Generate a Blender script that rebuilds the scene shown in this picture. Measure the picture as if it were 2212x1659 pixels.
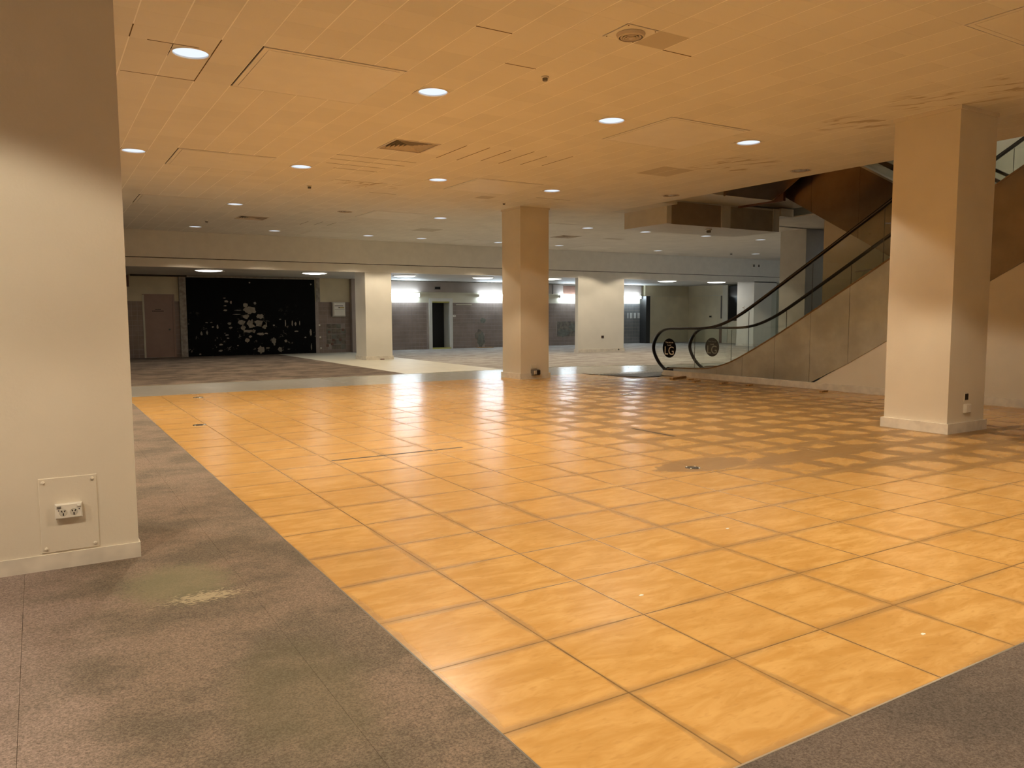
import bpy, bmesh, math, random
from mathutils import Vector, Matrix

for o in list(bpy.data.objects):
    bpy.data.objects.remove(o, do_unlink=True)
S = bpy.context.scene
C = S.collection
rnd = random.Random(7)

# ------------------------------------------------------------------ camera
FPX, IW, IH, EYE = 1678.12, 2212.0, 1659.0, 1.53
RGT = Vector((0.853511, -0.521057, -0.004316))
DWN = Vector((-0.049750, -0.073241, -0.996073))
FWD = Vector((0.518694, 0.850374, -0.088435))
cam = bpy.data.cameras.new('camera')
cam.sensor_fit = 'HORIZONTAL'; cam.sensor_width = 36.0
cam.lens = FPX / IW * 36.0
cam.clip_start = 0.05; cam.clip_end = 200
co = bpy.data.objects.new('camera', cam); C.objects.link(co)
m = Matrix.Identity(4)
for i in range(3):
    m[i][0] = RGT[i]; m[i][1] = -DWN[i]; m[i][2] = -FWD[i]
m[0][3], m[1][3], m[2][3] = 0.0, 0.0, EYE
co.matrix_world = m
S.camera = co

# ------------------------------------------------------------------ world, exposure
w = bpy.data.worlds.new('world'); S.world = w; w.use_nodes = True
w.node_tree.nodes['Background'].inputs[0].default_value = (0.8, 0.85, 1, 1)
w.node_tree.nodes['Background'].inputs[1].default_value = 0.0
S.view_settings.view_transform = 'Standard'
S.view_settings.look = 'None'
S.view_settings.gamma = 1.0
S.view_settings.use_curve_mapping = False
S.view_settings.exposure = 0.33
S.cycles.max_bounces = 5
S.cycles.diffuse_bounces = 4
S.cycles.glossy_bounces = 3
S.cycles.use_light_tree = False
S.cycles.transparent_max_bounces = 10
SPOT_W = 240.0                      # watts of one recessed downlight
SPOT_COL = (1.0, 0.83, 0.61)
FLUO_E, FLUO_COL = 32.0, (0.74, 0.88, 1.0)
OYSTER_E, OYSTER_COL = 6.0, (1.0, 0.96, 0.87)

def in_view(p, pad=0):
    d = Vector(p) - Vector((0, 0, EYE)); z = d.dot(FWD)
    if z < 0.1: return False
    u = IW/2 + FPX*d.dot(RGT)/z; v = IH/2 + FPX*d.dot(DWN)/z
    return -pad < u < IW+pad and -pad < v < IH+pad

# ------------------------------------------------------------------ node helpers
class N:
    def __init__(s, name):
        s.m = bpy.data.materials.new(name); s.m.use_nodes = True
        s.t = s.m.node_tree; s.t.nodes.clear()
        s.out = s.t.nodes.new('ShaderNodeOutputMaterial')
    def add(s, typ, **kw):
        n = s.t.nodes.new(typ)
        for k, v in kw.items(): setattr(n, k, v)
        return n
    def put(s, sock, v):
        if hasattr(v, 'is_output'): s.t.links.new(v, sock)
        elif isinstance(v, (tuple, list)) and len(v) == 3 and sock.type == 'RGBA': sock.default_value = (*v, 1)
        else: sock.default_value = v
    def math(s, op, a, b=0.0, c=None, clamp=False):
        n = s.add('ShaderNodeMath', operation=op, use_clamp=clamp)
        s.put(n.inputs[0], a); s.put(n.inputs[1], b)
        if c is not None: s.put(n.inputs[2], c)
        return n.outputs[0]
    def mix(s, f, a, b, blend='MIX'):
        n = s.add('ShaderNodeMix', data_type='RGBA', blend_type=blend)
        s.put(n.inputs[0], f); s.put(n.inputs[6], a); s.put(n.inputs[7], b)
        return n.outputs[2]
    def ramp(s, f, lo, hi):           # smoothstep from lo to hi
        n = s.add('ShaderNodeMapRange', interpolation_type='SMOOTHSTEP')
        s.put(n.inputs[0], f); s.put(n.inputs[1], lo); s.put(n.inputs[2], hi)
        return n.outputs[0]
    def pos(s): return s.add('ShaderNodeNewGeometry').outputs['Position']
    def xyz(s, v):
        n = s.add('ShaderNodeSeparateXYZ'); s.put(n.inputs[0], v); return n.outputs
    def comb(s, x, y, z=0.0):
        n = s.add('ShaderNodeCombineXYZ')
        for i, k in enumerate((x, y, z)): s.put(n.inputs[i], k)
        return n.outputs[0]
    def noise(s, vec, scale, detail=3, rough=0.55, stretch=None, rot=0, dist=0.0):
        if stretch:
            mp = s.add('ShaderNodeMapping'); s.put(mp.inputs[0], vec)
            mp.inputs[2].default_value = (0, 0, rot); mp.inputs[3].default_value = stretch
            vec = mp.outputs[0]
        n = s.add('ShaderNodeTexNoise'); s.put(n.inputs['Vector'], vec)
        n.inputs['Scale'].default_value = scale; n.inputs['Detail'].default_value = detail
        n.inputs['Roughness'].default_value = rough; n.inputs['Distortion'].default_value = dist
        return n.outputs[0]
    def white(s, vec):
        n = s.add('ShaderNodeTexWhiteNoise'); s.put(n.inputs[0], vec); return n.outputs[0]
    def bump(s, h, strength, dist=0.01, normal=None):
        n = s.add('ShaderNodeBump'); n.inputs['Strength'].default_value = strength
        n.inputs['Distance'].default_value = dist; s.put(n.inputs['Height'], h)
        if normal is not None: s.put(n.inputs['Normal'], normal)
        return n.outputs[0]
    def bsdf(s, color, rough=0.5, metal=0.0, normal=None, ior=1.5, spec=0.5):
        n = s.add('ShaderNodeBsdfPrincipled')
        s.put(n.inputs['Base Color'], color); s.put(n.inputs['Roughness'], rough)
        s.put(n.inputs['Metallic'], metal); n.inputs['IOR'].default_value = ior
        s.put(n.inputs['Specular IOR Level'], spec)
        if normal is not None: s.put(n.inputs['Normal'], normal)
        s.t.links.new(n.outputs[0], s.out.inputs[0])
        return n
    def blob(s, P, x, y, rx, ry):      # 1 at the centre, 0 outside, in the floor plane
        a = s.math('DIVIDE', s.math('SUBTRACT', P[0], x), rx)
        b = s.math('DIVIDE', s.math('SUBTRACT', P[1], y), ry)
        d = s.math('SQRT', s.math('ADD', s.math('MULTIPLY', a, a), s.math('MULTIPLY', b, b)))
        return s.math('SUBTRACT', 1.0, d, clamp=True)

def sc(c, k): return tuple(min(1, x*k) for x in c)

def plain(name, rgb, rough=0.5, metal=0.0, var=0.08, scale=3.0, bump=0.0, bscale=60.0, spec=0.5):
    n = N(name); P = n.pos()
    f = n.noise(P, scale, 2)
    col = n.mix(n.ramp(f, 0.3, 0.7), sc(rgb, 1-var), sc(rgb, 1+var))
    nm = n.bump(n.noise(P, bscale, 2), bump, 0.004) if bump else None
    n.bsdf(col, rough, metal, nm, spec=spec)
    return n.m

def emit(name, rgb, strength):
    n = N(name); e = n.add('ShaderNodeEmission')
    n.put(e.inputs[0], rgb); e.inputs[1].default_value = strength
    n.t.links.new(e.outputs[0], n.out.inputs[0]); return n.m

# ------------------------------------------------------------------ materials
MAT = {}
MAT['cream'] = plain('cream_paint', (0.76, 0.70, 0.585), 0.45, var=0.03, scale=1.5, bump=0.18, bscale=45)
MAT['white'] = plain('white_paint', (0.78, 0.755, 0.68), 0.45, var=0.03, scale=1.2)
MAT['skirt'] = plain('skirting_paint', (0.74, 0.69, 0.60), 0.42, var=0.10, scale=6)
MAT['fascia'] = plain('fascia_paint', (0.75, 0.725, 0.65), 0.5, var=0.03)
MAT['lowceil'] = plain('low_ceiling_paint', (0.58, 0.555, 0.50), 0.6, var=0.06, scale=0.9)
MAT['creamwall'] = plain('yellowed_wall_paint', (0.66, 0.585, 0.405), 0.5, var=0.07, scale=1.2)
MAT['creamband'] = plain('cream_band_paint', (0.62, 0.585, 0.46), 0.5, var=0.06, scale=1.2)
MAT['mauve'] = plain('mauve_tile', (0.265, 0.21, 0.18), 0.28, var=0.13, scale=2.2)
MAT['greytile'] = plain('blue_grey_tile', (0.19, 0.19, 0.185), 0.28, var=0.13, scale=2.2)
MAT['grout'] = plain('grout', (0.37, 0.315, 0.28), 0.7, var=0.1)
MAT['mauvewall'] = plain('mauve_wall_paint', (0.34, 0.29, 0.255), 0.5, var=0.08, scale=1.4)
MAT['pinkdoor'] = plain('dusty_pink_paint', (0.32, 0.215, 0.175), 0.45, var=0.04)
MAT['bare'] = plain('bare_render', (0.17, 0.145, 0.115), 0.8, var=0.30, scale=7)
MAT['repair'] = plain('green_grey_render', (0.165, 0.165, 0.14), 0.8, var=0.22, scale=7)
MAT['brownboard'] = plain('brown_board', (0.15, 0.075, 0.05), 0.6, var=0.15)
MAT['concrete'] = plain('concrete', (0.33, 0.295, 0.25), 0.85, var=0.22, scale=8)
MAT['peel'] = plain('exposed_plaster', (0.27, 0.24, 0.19), 0.75, var=0.22, scale=4)
MAT['plastic'] = plain('white_plastic', (0.80, 0.775, 0.70), 0.32, var=0.02)
MAT['greyplastic'] = plain('grey_plastic', (0.16, 0.145, 0.125), 0.4, var=0.05)
MAT['black'] = plain('black_void', (0.006, 0.006, 0.006), 0.7, var=0.0)
MAT['rubber'] = plain('black_rubber', (0.012, 0.009, 0.010), 0.28, var=0.05)
MAT['darkmetal'] = plain('dark_metal', (0.055, 0.054, 0.052), 0.5, 0.6, var=0.1, scale=20)
MAT['chrome'] = plain('chrome', (0.75, 0.74, 0.72), 0.12, 1.0, var=0.02)
MAT['alu'] = plain('aluminium_trim', (0.72, 0.69, 0.62), 0.30, 1.0, var=0.05)
MAT['timber'] = plain('timber_offcut', (0.34, 0.19, 0.065), 0.6, var=0.2, scale=18)
MAT['panelpaint'] = plain('hatch_paint', (0.77, 0.745, 0.685), 0.55, var=0.02)
MAT['hatchgap'] = plain('hatch_gap', (0.05, 0.036, 0.022), 0.8, var=0.1)
MAT['joint'] = plain('ceiling_joint', (0.96, 0.94, 0.89), 0.6, var=0.02)
MAT['crack'] = plain('open_joint', (0.14, 0.095, 0.05), 0.9, var=0.3, scale=12)
MAT['ventpaint'] = plain('vent_paint', (0.62, 0.545, 0.44), 0.5, var=0.04)
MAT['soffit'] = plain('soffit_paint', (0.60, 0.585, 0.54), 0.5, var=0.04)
MAT['bronze'] = plain('bronze_trim', (0.34, 0.24, 0.15), 0.36, 0.85, var=0.08, scale=8)
MAT['sign'] = plain('sign_black', (0.006, 0.005, 0.005), 0.6, var=0.0, spec=0.1)
MAT['signgrey'] = plain('sign_black_faded', (0.028, 0.024, 0.018), 0.6, var=0.0, spec=0.1)
MAT['letter'] = plain('letter_white', (0.92, 0.89, 0.80), 0.5, var=0.0)
MAT['lettergrey'] = plain('letter_faded', (0.42, 0.40, 0.33), 0.5, var=0.0)
MAT['ink'] = plain('dark_ink', (0.02, 0.015, 0.012), 0.6, var=0.0)
MAT['yellow'] = plain('yellow_paint', (0.52, 0.50, 0.14), 0.5, var=0.1)
MAT['bluewhite'] = plain('door_frame_paint', (0.66, 0.66, 0.62), 0.4, var=0.03)
MAT['upwall'] = plain('upper_wall_paint', (0.55, 0.54, 0.47), 0.6, var=0.03)
MAT['lens'] = emit('downlight_lens', (0.80, 0.87, 1.0), 0.88)
MAT['lens'].cycles.emission_sampling = 'NONE'
MAT['fluo'] = emit('fluorescent_tube', FLUO_COL, FLUO_E)
MAT['oyster'] = emit('oyster_lens', OYSTER_COL, OYSTER_E)

def vinyl_tiles():
    n = N('orange_vinyl_tile'); pos = n.pos(); P = n.xyz(pos)
    u = n.math('DIVIDE', n.math('SUBTRACT', P[0], 1.38), 0.6)
    v = n.math('DIVIDE', n.math('SUBTRACT', P[1], 1.745), 0.6)
    cell = n.comb(n.math('FLOOR', u), n.math('FLOOR', v))
    r = n.white(cell)
    fu, fv = n.math('FRACT', u), n.math('FRACT', v)
    du = n.math('MULTIPLY', n.math('MINIMUM', fu, n.math('SUBTRACT', 1.0, fu)), 0.6)
    dv = n.math('MULTIPLY', n.math('MINIMUM', fv, n.math('SUBTRACT', 1.0, fv)), 0.6)
    d = n.math('MINIMUM', du, dv)
    off = n.add('ShaderNodeVectorMath', operation='MULTIPLY_ADD')
    n.put(off.inputs[0], cell); off.inputs[1].default_value = (3.7, 5.3, 0); n.put(off.inputs[2], pos)
    streak = n.noise(off.outputs[0], 3.2, 4, 0.62, (1.0, 3.2, 1.0), 0.5, 0.6)
    spots = n.noise(off.outputs[0], 16, 1, 0.6, (1.0, 2.4, 1.0), 0.35)
    base = n.mix(n.ramp(streak, 0.32, 0.72), (0.52, 0.285, 0.076), (0.665, 0.405, 0.14))
    base = n.mix(n.math('MULTIPLY', n.ramp(spots, 0.56, 0.75), 0.35), base, (0.40, 0.205, 0.055))
    base = n.mix(n.math('MULTIPLY', r, 0.22), base, (0.50, 0.285, 0.095))
    # grime: thin along every joint, wide in the worn part beside the columns
    reg = n.math('MAXIMUM', n.blob(P, 9.0, 8.2, 4.6, 4.4), n.blob(P, 11.5, 12.0, 4.0, 3.2))
    reg = n.math('MAXIMUM', reg, n.blob(P, 8.6, 5.2, 3.6, 1.6))
    reg = n.ramp(reg, 0.02, 0.55)
    nz = n.noise(pos, 4.5, 3, 0.65)
    nb = n.noise(pos, 0.9, 1, 0.5)
    wid = n.math('ADD', 0.006, n.math('MULTIPLY', n.ramp(nb, 0.42, 0.66), 0.045))
    wid = n.math('ADD', wid, n.math('MULTIPLY', reg, 0.15))
    e = n.math('ADD', d, n.math('MULTIPLY', n.math('SUBTRACT', nz, 0.5), n.math('MULTIPLY', wid, 1.6)))
    g = n.math('SUBTRACT', 1.0, n.ramp(e, n.math('MULTIPLY', wid, 0.45), wid))
    thin = n.math('SUBTRACT', 1.0, n.ramp(n.math('ADD', d, n.math('MULTIPLY', n.math('SUBTRACT', nz, 0.5), 0.012)), 0.0, 0.014))
    full = n.math('MULTIPLY', n.ramp(n.noise(pos, 1.7, 2, 0.6), 0.60, 0.70), n.math('MULTIPLY', reg, 0.9))
    amt = n.math('MULTIPLY', g, n.math('ADD', 0.32, n.math('MULTIPLY', reg, 0.36)))
    band = n.math('SUBTRACT', 1.0, n.ramp(n.math('ADD', dv, n.math('MULTIPLY', n.math('SUBTRACT', nz, 0.5), 0.04)), 0.0, 0.055))
    amt = n.math('MAXIMUM', amt, n.math('MULTIPLY', band, n.math('MULTIPLY', n.ramp(nb, 0.30, 0.62), 0.46)))
    amt = n.math('MAXIMUM', amt, n.math('MULTIPLY', reg, 0.10))
    amt = n.math('MAXIMUM', amt, n.math('MULTIPLY', thin, 0.72))
    pud = n.math('MAXIMUM', n.blob(P, 5.75, 5.68, 0.95, 0.42), n.blob(P, 7.3, 5.45, 1.7, 0.35))
    pud = n.ramp(n.math('ADD', pud, n.math('MULTIPLY', n.math('SUBTRACT', nz, 0.5), 0.5)), 0.30, 0.40)
    amt = n.math('MAXIMUM', amt, n.math('MULTIPLY', n.math('MAXIMUM', full, pud), 0.66))
    col = n.mix(amt, base, (0.125, 0.072, 0.026))
    rg = n.math('ADD', 0.19, n.math('MULTIPLY', amt, 0.22))
    rg = n.math('ADD', rg, n.math('MULTIPLY', nb, 0.08))
    h = n.noise(pos, 2.6, 1, 0.55)
    h = n.math('ADD', h, n.math('MULTIPLY', n.noise(pos, 13.0, 1, 0.5), 0.16))
    nm = n.bump(h, 0.30, 0.006)
    n.bsdf(col, rg, 0, nm, 1.5)
    return n.m
MAT['vinyl'] = vinyl_tiles()

def carpet(name, a, b, stains=True, lilac=None):
    n = N(name); pos = n.pos(); P = n.xyz(pos)
    big = n.noise(pos, 1.5, 4, 0.65, (1.0, 1.25, 1.0), 0.3)
    fine = n.noise(pos, 120, 2, 0.75)
    mid = n.noise(pos, 26, 4, 0.7, (1.0, 2.6, 1.0), 0.3)
    col = n.mix(n.ramp(big, 0.38, 0.62), sc(a, 1.06), sc(b, 0.95))
    if lilac: col = n.mix(n.ramp(n.math('ADD', P[0], n.math('MULTIPLY', big, 0.9)), 0.85, 0.05), col, lilac)
    col = n.mix(n.math('MULTIPLY', n.ramp(mid, 0.5, 0.78), 0.55), col, sc(a, 0.42))
    k = n.math('ADD', 0.58, n.math('MULTIPLY', n.ramp(fine, 0.25, 0.75), 0.84))
    col = n.mix(1.0, col, n.comb(k, k, k), 'MULTIPLY')
    if stains:
        st = n.math('ADD', n.blob(P, 0.62, 4.72, 0.42, 0.52), n.math('MULTIPLY', n.math('SUBTRACT', mid, 0.5), 1.3))
        col = n.mix(n.math('MULTIPLY', n.ramp(st, 0.15, 0.6), 0.62), col, (0.215, 0.205, 0.125))
        rim = n.math('ADD', n.blob(P, 0.72, 4.40, 0.50, 0.20), n.math('MULTIPLY', n.math('SUBTRACT', mid, 0.5), 2.2))
        col = n.mix(n.math('MULTIPLY', n.ramp(rim, 0.62, 0.80), 0.75), col, (0.45, 0.385, 0.26))
        gr = n.math('ADD', n.blob(P, 0.85, 3.0, 0.42, 0.75), n.math('MULTIPLY', n.math('SUBTRACT', big, 0.5), 0.8))
        col = n.mix(n.math('MULTIPLY', n.ramp(gr, 0.1, 0.6), 0.45), col, (0.105, 0.10, 0.055))
    nm = n.bump(fine, 0.5, 0.004)
    n.bsdf(col, 0.92, 0, nm, spec=0.2)
    return n.m
MAT['carpet'] = carpet('brown_grey_carpet', (0.205, 0.158, 0.122), (0.15, 0.124, 0.095), True, (0.27, 0.215, 0.19))
MAT['carpetfront'] = carpet('slate_brown_carpet', (0.135, 0.107, 0.088), (0.108, 0.09, 0.076), False)
MAT['carpetdark'] = carpet('dark_brown_carpet', (0.215, 0.165, 0.125), (0.12, 0.092, 0.07), False)
MAT['carpetgrey'] = carpet('pale_grey_carpet', (0.42, 0.40, 0.375), (0.33, 0.30, 0.275), False)
MAT['whitefloor'] = plain('cream_vinyl_floor', (0.60, 0.575, 0.48), 0.5, var=0.05, scale=2)
def strip_floor(name, rgb, rough):
    n = N(name); pos = n.pos()
    f = n.noise(pos, 5, 5, 0.6, (1.0, 3.0, 1.0), 0.2)
    col = n.mix(n.ramp(f, 0.3, 0.7), sc(rgb, 0.8), sc(rgb, 1.15))
    n.bsdf(col, rough, 0, n.bump(n.noise(pos, 2.5, 3), 0.25, 0.006))
    return n.m
MAT['stripgrey'] = strip_floor('grey_vinyl', (0.30, 0.285, 0.25), 0.32)
MAT['strippale'] = strip_floor('pale_grey_vinyl', (0.43, 0.42, 0.375), 0.2)

def ceiling_tile(name, rgb, dark=0.0):
    n = N(name); pos = n.pos(); P = n.xyz(pos)
    cell = n.comb(n.math('FLOOR', n.math('DIVIDE', n.math('SUBTRACT', P[0], 0.85), 0.37)),
                  n.math('FLOOR', n.math('DIVIDE', n.math('SUBTRACT', P[1], 5.11), 0.37)))
    r = n.white(cell)
    k = n.math('ADD', 0.955, n.math('MULTIPLY', r, 0.07))
    f = n.noise(pos, 1.4, 1)
    col = n.mix(f, sc(rgb, 0.96), sc(rgb, 1.03))
    col = n.mix(1.0, col, n.comb(k, k, k), 'MULTIPLY')
    al = n.math('SUBTRACT', n.math('MULTIPLY', P[0], 0.46), n.math('MULTIPLY', P[1], 0.89))
    ac = n.math('ADD', n.math('MULTIPLY', P[0], 0.89), n.math('MULTIPLY', P[1], 0.46))
    nz = n.noise(n.comb(n.math('MULTIPLY', al, 1.1), n.math('MULTIPLY', ac, 4.2)), 1.35, 3, 0.62, dist=0.5)
    b = n.math('MAXIMUM', n.blob(P, 9.30, 5.15, 0.85, 1.0), n.blob(P, 9.55, 6.75, 0.6, 0.6))
    b = n.math('MAXIMUM', b, n.blob(P, 10.3, 9.6, 0.9, 0.9)); b = n.math('MAXIMUM', b, n.blob(P, 5.6, 14.6, 1.0, 0.6))
    ring = n.math('MULTIPLY', n.ramp(b, 0.05, 0.4), n.ramp(nz, 0.54, 0.64))
    col = n.mix(n.math('MULTIPLY', ring, 0.62), col, (0.33, 0.235, 0.13))
    if dark: col = n.mix(dark, col, (0.30, 0.235, 0.15))
    n.bsdf(col, 0.8, 0, None, spec=0.2)
    return n.m
MAT['ctile'] = ceiling_tile('ceiling_tile', (0.75, 0.725, 0.665))
MAT['ctiledark'] = ceiling_tile('ceiling_tile_stained', (0.75, 0.725, 0.665), 0.42)

def black_panel():
    n = N('peeling_black_paint'); pos = n.pos(); P = n.xyz(pos)
    a = n.noise(pos, 5.0, 6, 0.72); b = n.noise(pos, 0.8, 2)
    low = n.ramp(P[2], 2.2, 0.3)
    f = n.math('MULTIPLY', n.ramp(n.math('ADD', a, n.math('MULTIPLY', b, 0.12)), 0.675, 0.70), low)
    col = n.mix(f, (0.004, 0.004, 0.004), (0.17, 0.155, 0.13))
    n.bsdf(col, 0.75, 0, None, spec=0.12)
    return n.m
MAT['blackpanel'] = black_panel()

def steel(name, rgb, rough, wav=0.25):
    n = N(name); pos = n.pos()
    f = n.noise(pos, 1.3, 4, 0.6); g = n.noise(pos, 30, 2, 0.6, (1, 1, 0.05))
    col = n.mix(n.ramp(f, 0.3, 0.7), sc(rgb, 0.85), sc(rgb, 1.12))
    rg = n.math('ADD', rough-0.05, n.math('MULTIPLY', n.math('ADD', f, n.math('MULTIPLY', g, 0.3)), 0.14))
    nm = n.bump(n.noise(pos, 0.9, 1), wav, 0.03)
    n.bsdf(col, rg, 1.0, nm)
    return n.m
MAT['steel'] = steel('brushed_steel', (0.68, 0.72, 0.72), 0.40)
MAT['steelbrown'] = steel('bronze_steel', (0.33, 0.25, 0.165), 0.27, 0.15)

def glass():
    n = N('balustrade_glass')
    t = n.add('ShaderNodeBsdfTransparent'); n.put(t.inputs[0], (0.95, 0.97, 0.955))
    g = n.add('ShaderNodeBsdfGlossy'); n.put(g.inputs[0], (0.9, 0.95, 0.92)); g.inputs['Roughness'].default_value = 0.01
    fr = n.add('ShaderNodeFresnel'); bf = n.add('ShaderNodeNewGeometry').outputs['Backfacing']
    n.put(fr.inputs[0], n.math('SUBTRACT', 1.5, n.math('MULTIPLY', bf, 1.5-1/1.5)))
    mx = n.add('ShaderNodeMixShader'); n.put(mx.inputs[0], fr.outputs[0])
    n.t.links.new(t.outputs[0], mx.inputs[1]); n.t.links.new(g.outputs[0], mx.inputs[2])
    n.t.links.new(mx.outputs[0], n.out.inputs[0]); return n.m
MAT['glass'] = glass()

# ------------------------------------------------------------------ mesh helpers
class MB:
    def __init__(s): s.v = []; s.f = []
    def box(s, x0, x1, y0, y1, z0, z1):
        b = len(s.v)
        s.v += [(x, y, z) for z in (z0, z1) for y in (y0, y1) for x in (x0, x1)]
        s.f += [tuple(b+i for i in q) for q in ((0,2,3,1),(4,5,7,6),(0,1,5,4),(2,6,7,3),(0,4,6,2),(1,3,7,5))]
        return s
    def cham(s, x0, x1, y0, y1, z0, z1, c, axis='z', side=1):
        # box with one chamfered face; side gives which end of the axis
        def put(p):
            if axis == 'z': return p
            if axis == 'y': return (p[0], p[2], p[1])
            return (p[2], p[1], p[0])
        if axis == 'z': A = (x0, x1, y0, y1, z0, z1)
        elif axis == 'y': A = (x0, x1, z0, z1, y0, y1)
        else: A = (z0, z1, y0, y1, x0, x1)
        a0, a1, b0, b1, c0, c1 = A
        zf, zb = (c1, c0) if side > 0 else (c0, c1)
        zm = zf - c*(1 if side > 0 else -1)
        b = len(s.v)
        for z, k in ((zb, 0), (zm, 0), (zf, c)):
            s.v += [put(q) for q in ((a0+k, b0+k, z), (a1-k, b0+k, z), (a1-k, b1-k, z), (a0+k, b1-k, z))]
        s.f += [(b, b+3, b+2, b+1), (b+8, b+9, b+10, b+11)]
        for l in (0, 4):
            for i in range(4):
                j = (i+1) % 4; s.f.append((b+l+i, b+l+j, b+l+4+j, b+l+4+i))
        return s
    def prism_x(s, yz, x0, x1):
        b = len(s.v); k = len(yz)
        s.v += [(x0, y, z) for y, z in yz] + [(x1, y, z) for y, z in yz]
        s.f += [tuple(b+i for i in range(k)), tuple(b+k+i for i in reversed(range(k)))]
        s.f += [(b+i, b+k+i, b+k+(i+1) % k, b+(i+1) % k) for i in range(k)]
        return s
    def prism_z(s, xy, z0, z1):
        b = len(s.v); k = len(xy)
        s.v += [(x, y, z0) for x, y in xy] + [(x, y, z1) for x, y in xy]
        s.f += [tuple(b+i for i in reversed(range(k))), tuple(b+k+i for i in range(k))]
        s.f += [(b+i, b+(i+1) % k, b+k+(i+1) % k, b+k+i) for i in range(k)]
        return s
    def prism_y(s, xz, y0, y1):
        b = len(s.v); k = len(xz)
        s.v += [(x, y0, z) for x, z in xz] + [(x, y1, z) for x, z in xz]
        s.f += [tuple(b+i for i in range(k)), tuple(b+k+i for i in reversed(range(k)))]
        s.f += [(b+i, b+k+i, b+k+(i+1) % k, b+(i+1) % k) for i in range(k)]
        return s
    def lathe(s, prof, n=32, c=(0, 0, 0), axis='z', close=False, cap=False):
        b = len(s.v); k = len(prof)
        for i in range(n):
            a = 2*math.pi*i/n
            for r, h in prof:
                p = (r*math.cos(a), r*math.sin(a), h)
                if axis == 'x': p = (p[2], p[0], p[1])
                if axis == 'y': p = (p[0], p[2], p[1])
                s.v.append((p[0]+c[0], p[1]+c[1], p[2]+c[2]))
        kk = k if close else k-1
        for i in range(n):
            j = (i+1) % n
            for q in range(kk):
                r = (q+1) % k
                s.f.append((b+i*k+q, b+j*k+q, b+j*k+r, b+i*k+r))
        if cap:
            if prof[0][0] > 1e-6: s.f.append(tuple(b+i*k for i in reversed(range(n))))
            if prof[-1][0] > 1e-6: s.f.append(tuple(b+i*k+k-1 for i in range(n)))
        return s
    def sweep(s, path, sect, closed=True):
        # path of (y,z) in a plane x=const; sect of (x, offset along the in-plane normal)
        b = len(s.v); k = len(sect)
        for i, (y, z) in enumerate(path):
            p0 = path[max(0, i-1)]; p1 = path[min(len(path)-1, i+1)]
            ty, tz = p1[0]-p0[0], p1[1]-p0[1]; L = math.hypot(ty, tz) or 1
            ny, nz = tz/L, -ty/L
            for x, o in sect: s.v.append((x, y+ny*o, z+nz*o))
        for i in range(len(path)-1):
            for q in range(k):
                r = (q+1) % k
                s.f.append((b+i*k+q, b+i*k+r, b+(i+1)*k+r, b+(i+1)*k+q))
        e = b+(len(path)-1)*k
        s.f += [tuple(b+q for q in reversed(range(k))), tuple(e+q for q in range(k))]
        return s
    def build(s, name, mat, parent=None, loc=None, smooth=False):
        me = bpy.data.meshes.new(name); me.from_pydata(s.v, [], s.f)
        bm = bmesh.new(); bm.from_mesh(me); bmesh.ops.recalc_face_normals(bm, faces=bm.faces); bm.to_mesh(me); bm.free()
        me.materials.append(mat if not isinstance(mat, str) else MAT[mat])
        if smooth:
            me.polygons.foreach_set('use_smooth', [True]*len(me.polygons))
            if hasattr(me, 'set_sharp_from_angle'): me.set_sharp_from_angle(angle=0.6)
        o = bpy.data.objects.new(name, me); C.objects.link(o)
        if parent is not None: o.parent = parent
        if loc: o.location = loc
        return o

def tag(o, label=None, cat=None, group=None, kind=None):
    if label: o['label'] = label
    if cat: o['category'] = cat
    if group: o['group'] = group
    if kind: o['kind'] = kind
    return o
def empty(name, loc, label, cat, group=None, kind=None):
    o = bpy.data.objects.new(name, None); C.objects.link(o); o.location = loc
    o.empty_display_size = 0.1
    return tag(o, label, cat, group, kind)
def copy_tree(o, parent=None):
    c = o.copy(); C.objects.link(c); c.parent = parent
    for ch in o.children: copy_tree(ch, c)
    return c
def dup(mesh_obj, parent, loc):
    c = mesh_obj.copy(); C.objects.link(c); c.parent = parent; c.location = loc; return c
def text_mesh(body, size, name, mat, parent, mtx, depth=0.002, spacing=1.0):
    cu = bpy.data.curves.new(name, 'FONT'); cu.body = body; cu.size = size
    cu.align_x = 'CENTER'; cu.align_y = 'CENTER'; cu.extrude = depth; cu.space_line = spacing
    t = bpy.data.objects.new('tmp_text', cu); C.objects.link(t)
    bpy.context.view_layer.update()
    me = bpy.data.meshes.new_from_object(t.evaluated_get(bpy.context.evaluated_depsgraph_get()))
    bpy.data.objects.remove(t, do_unlink=True); bpy.data.curves.remove(cu)
    me.name = name; me.transform(mtx); me.materials.clear(); me.materials.append(MAT[mat])
    o = bpy.data.objects.new(name, me); C.objects.link(o); o.parent = parent; return o
def smooth_path(pts, n=6):
    out = []
    for i in range(len(pts)-1):
        p0 = pts[max(0, i-1)]; p1 = pts[i]; p2 = pts[i+1]; p3 = pts[min(len(pts)-1, i+2)]
        for k in range(n):
            t = k/n
            out.append(tuple(0.5*((2*p1[j]) + (-p0[j]+p2[j])*t + (2*p0[j]-5*p1[j]+4*p2[j]-p3[j])*t*t
                             + (-p0[j]+3*p1[j]-3*p2[j]+p3[j])*t**3) for j in range(2)))
    out.append(pts[-1]); return out

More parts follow.
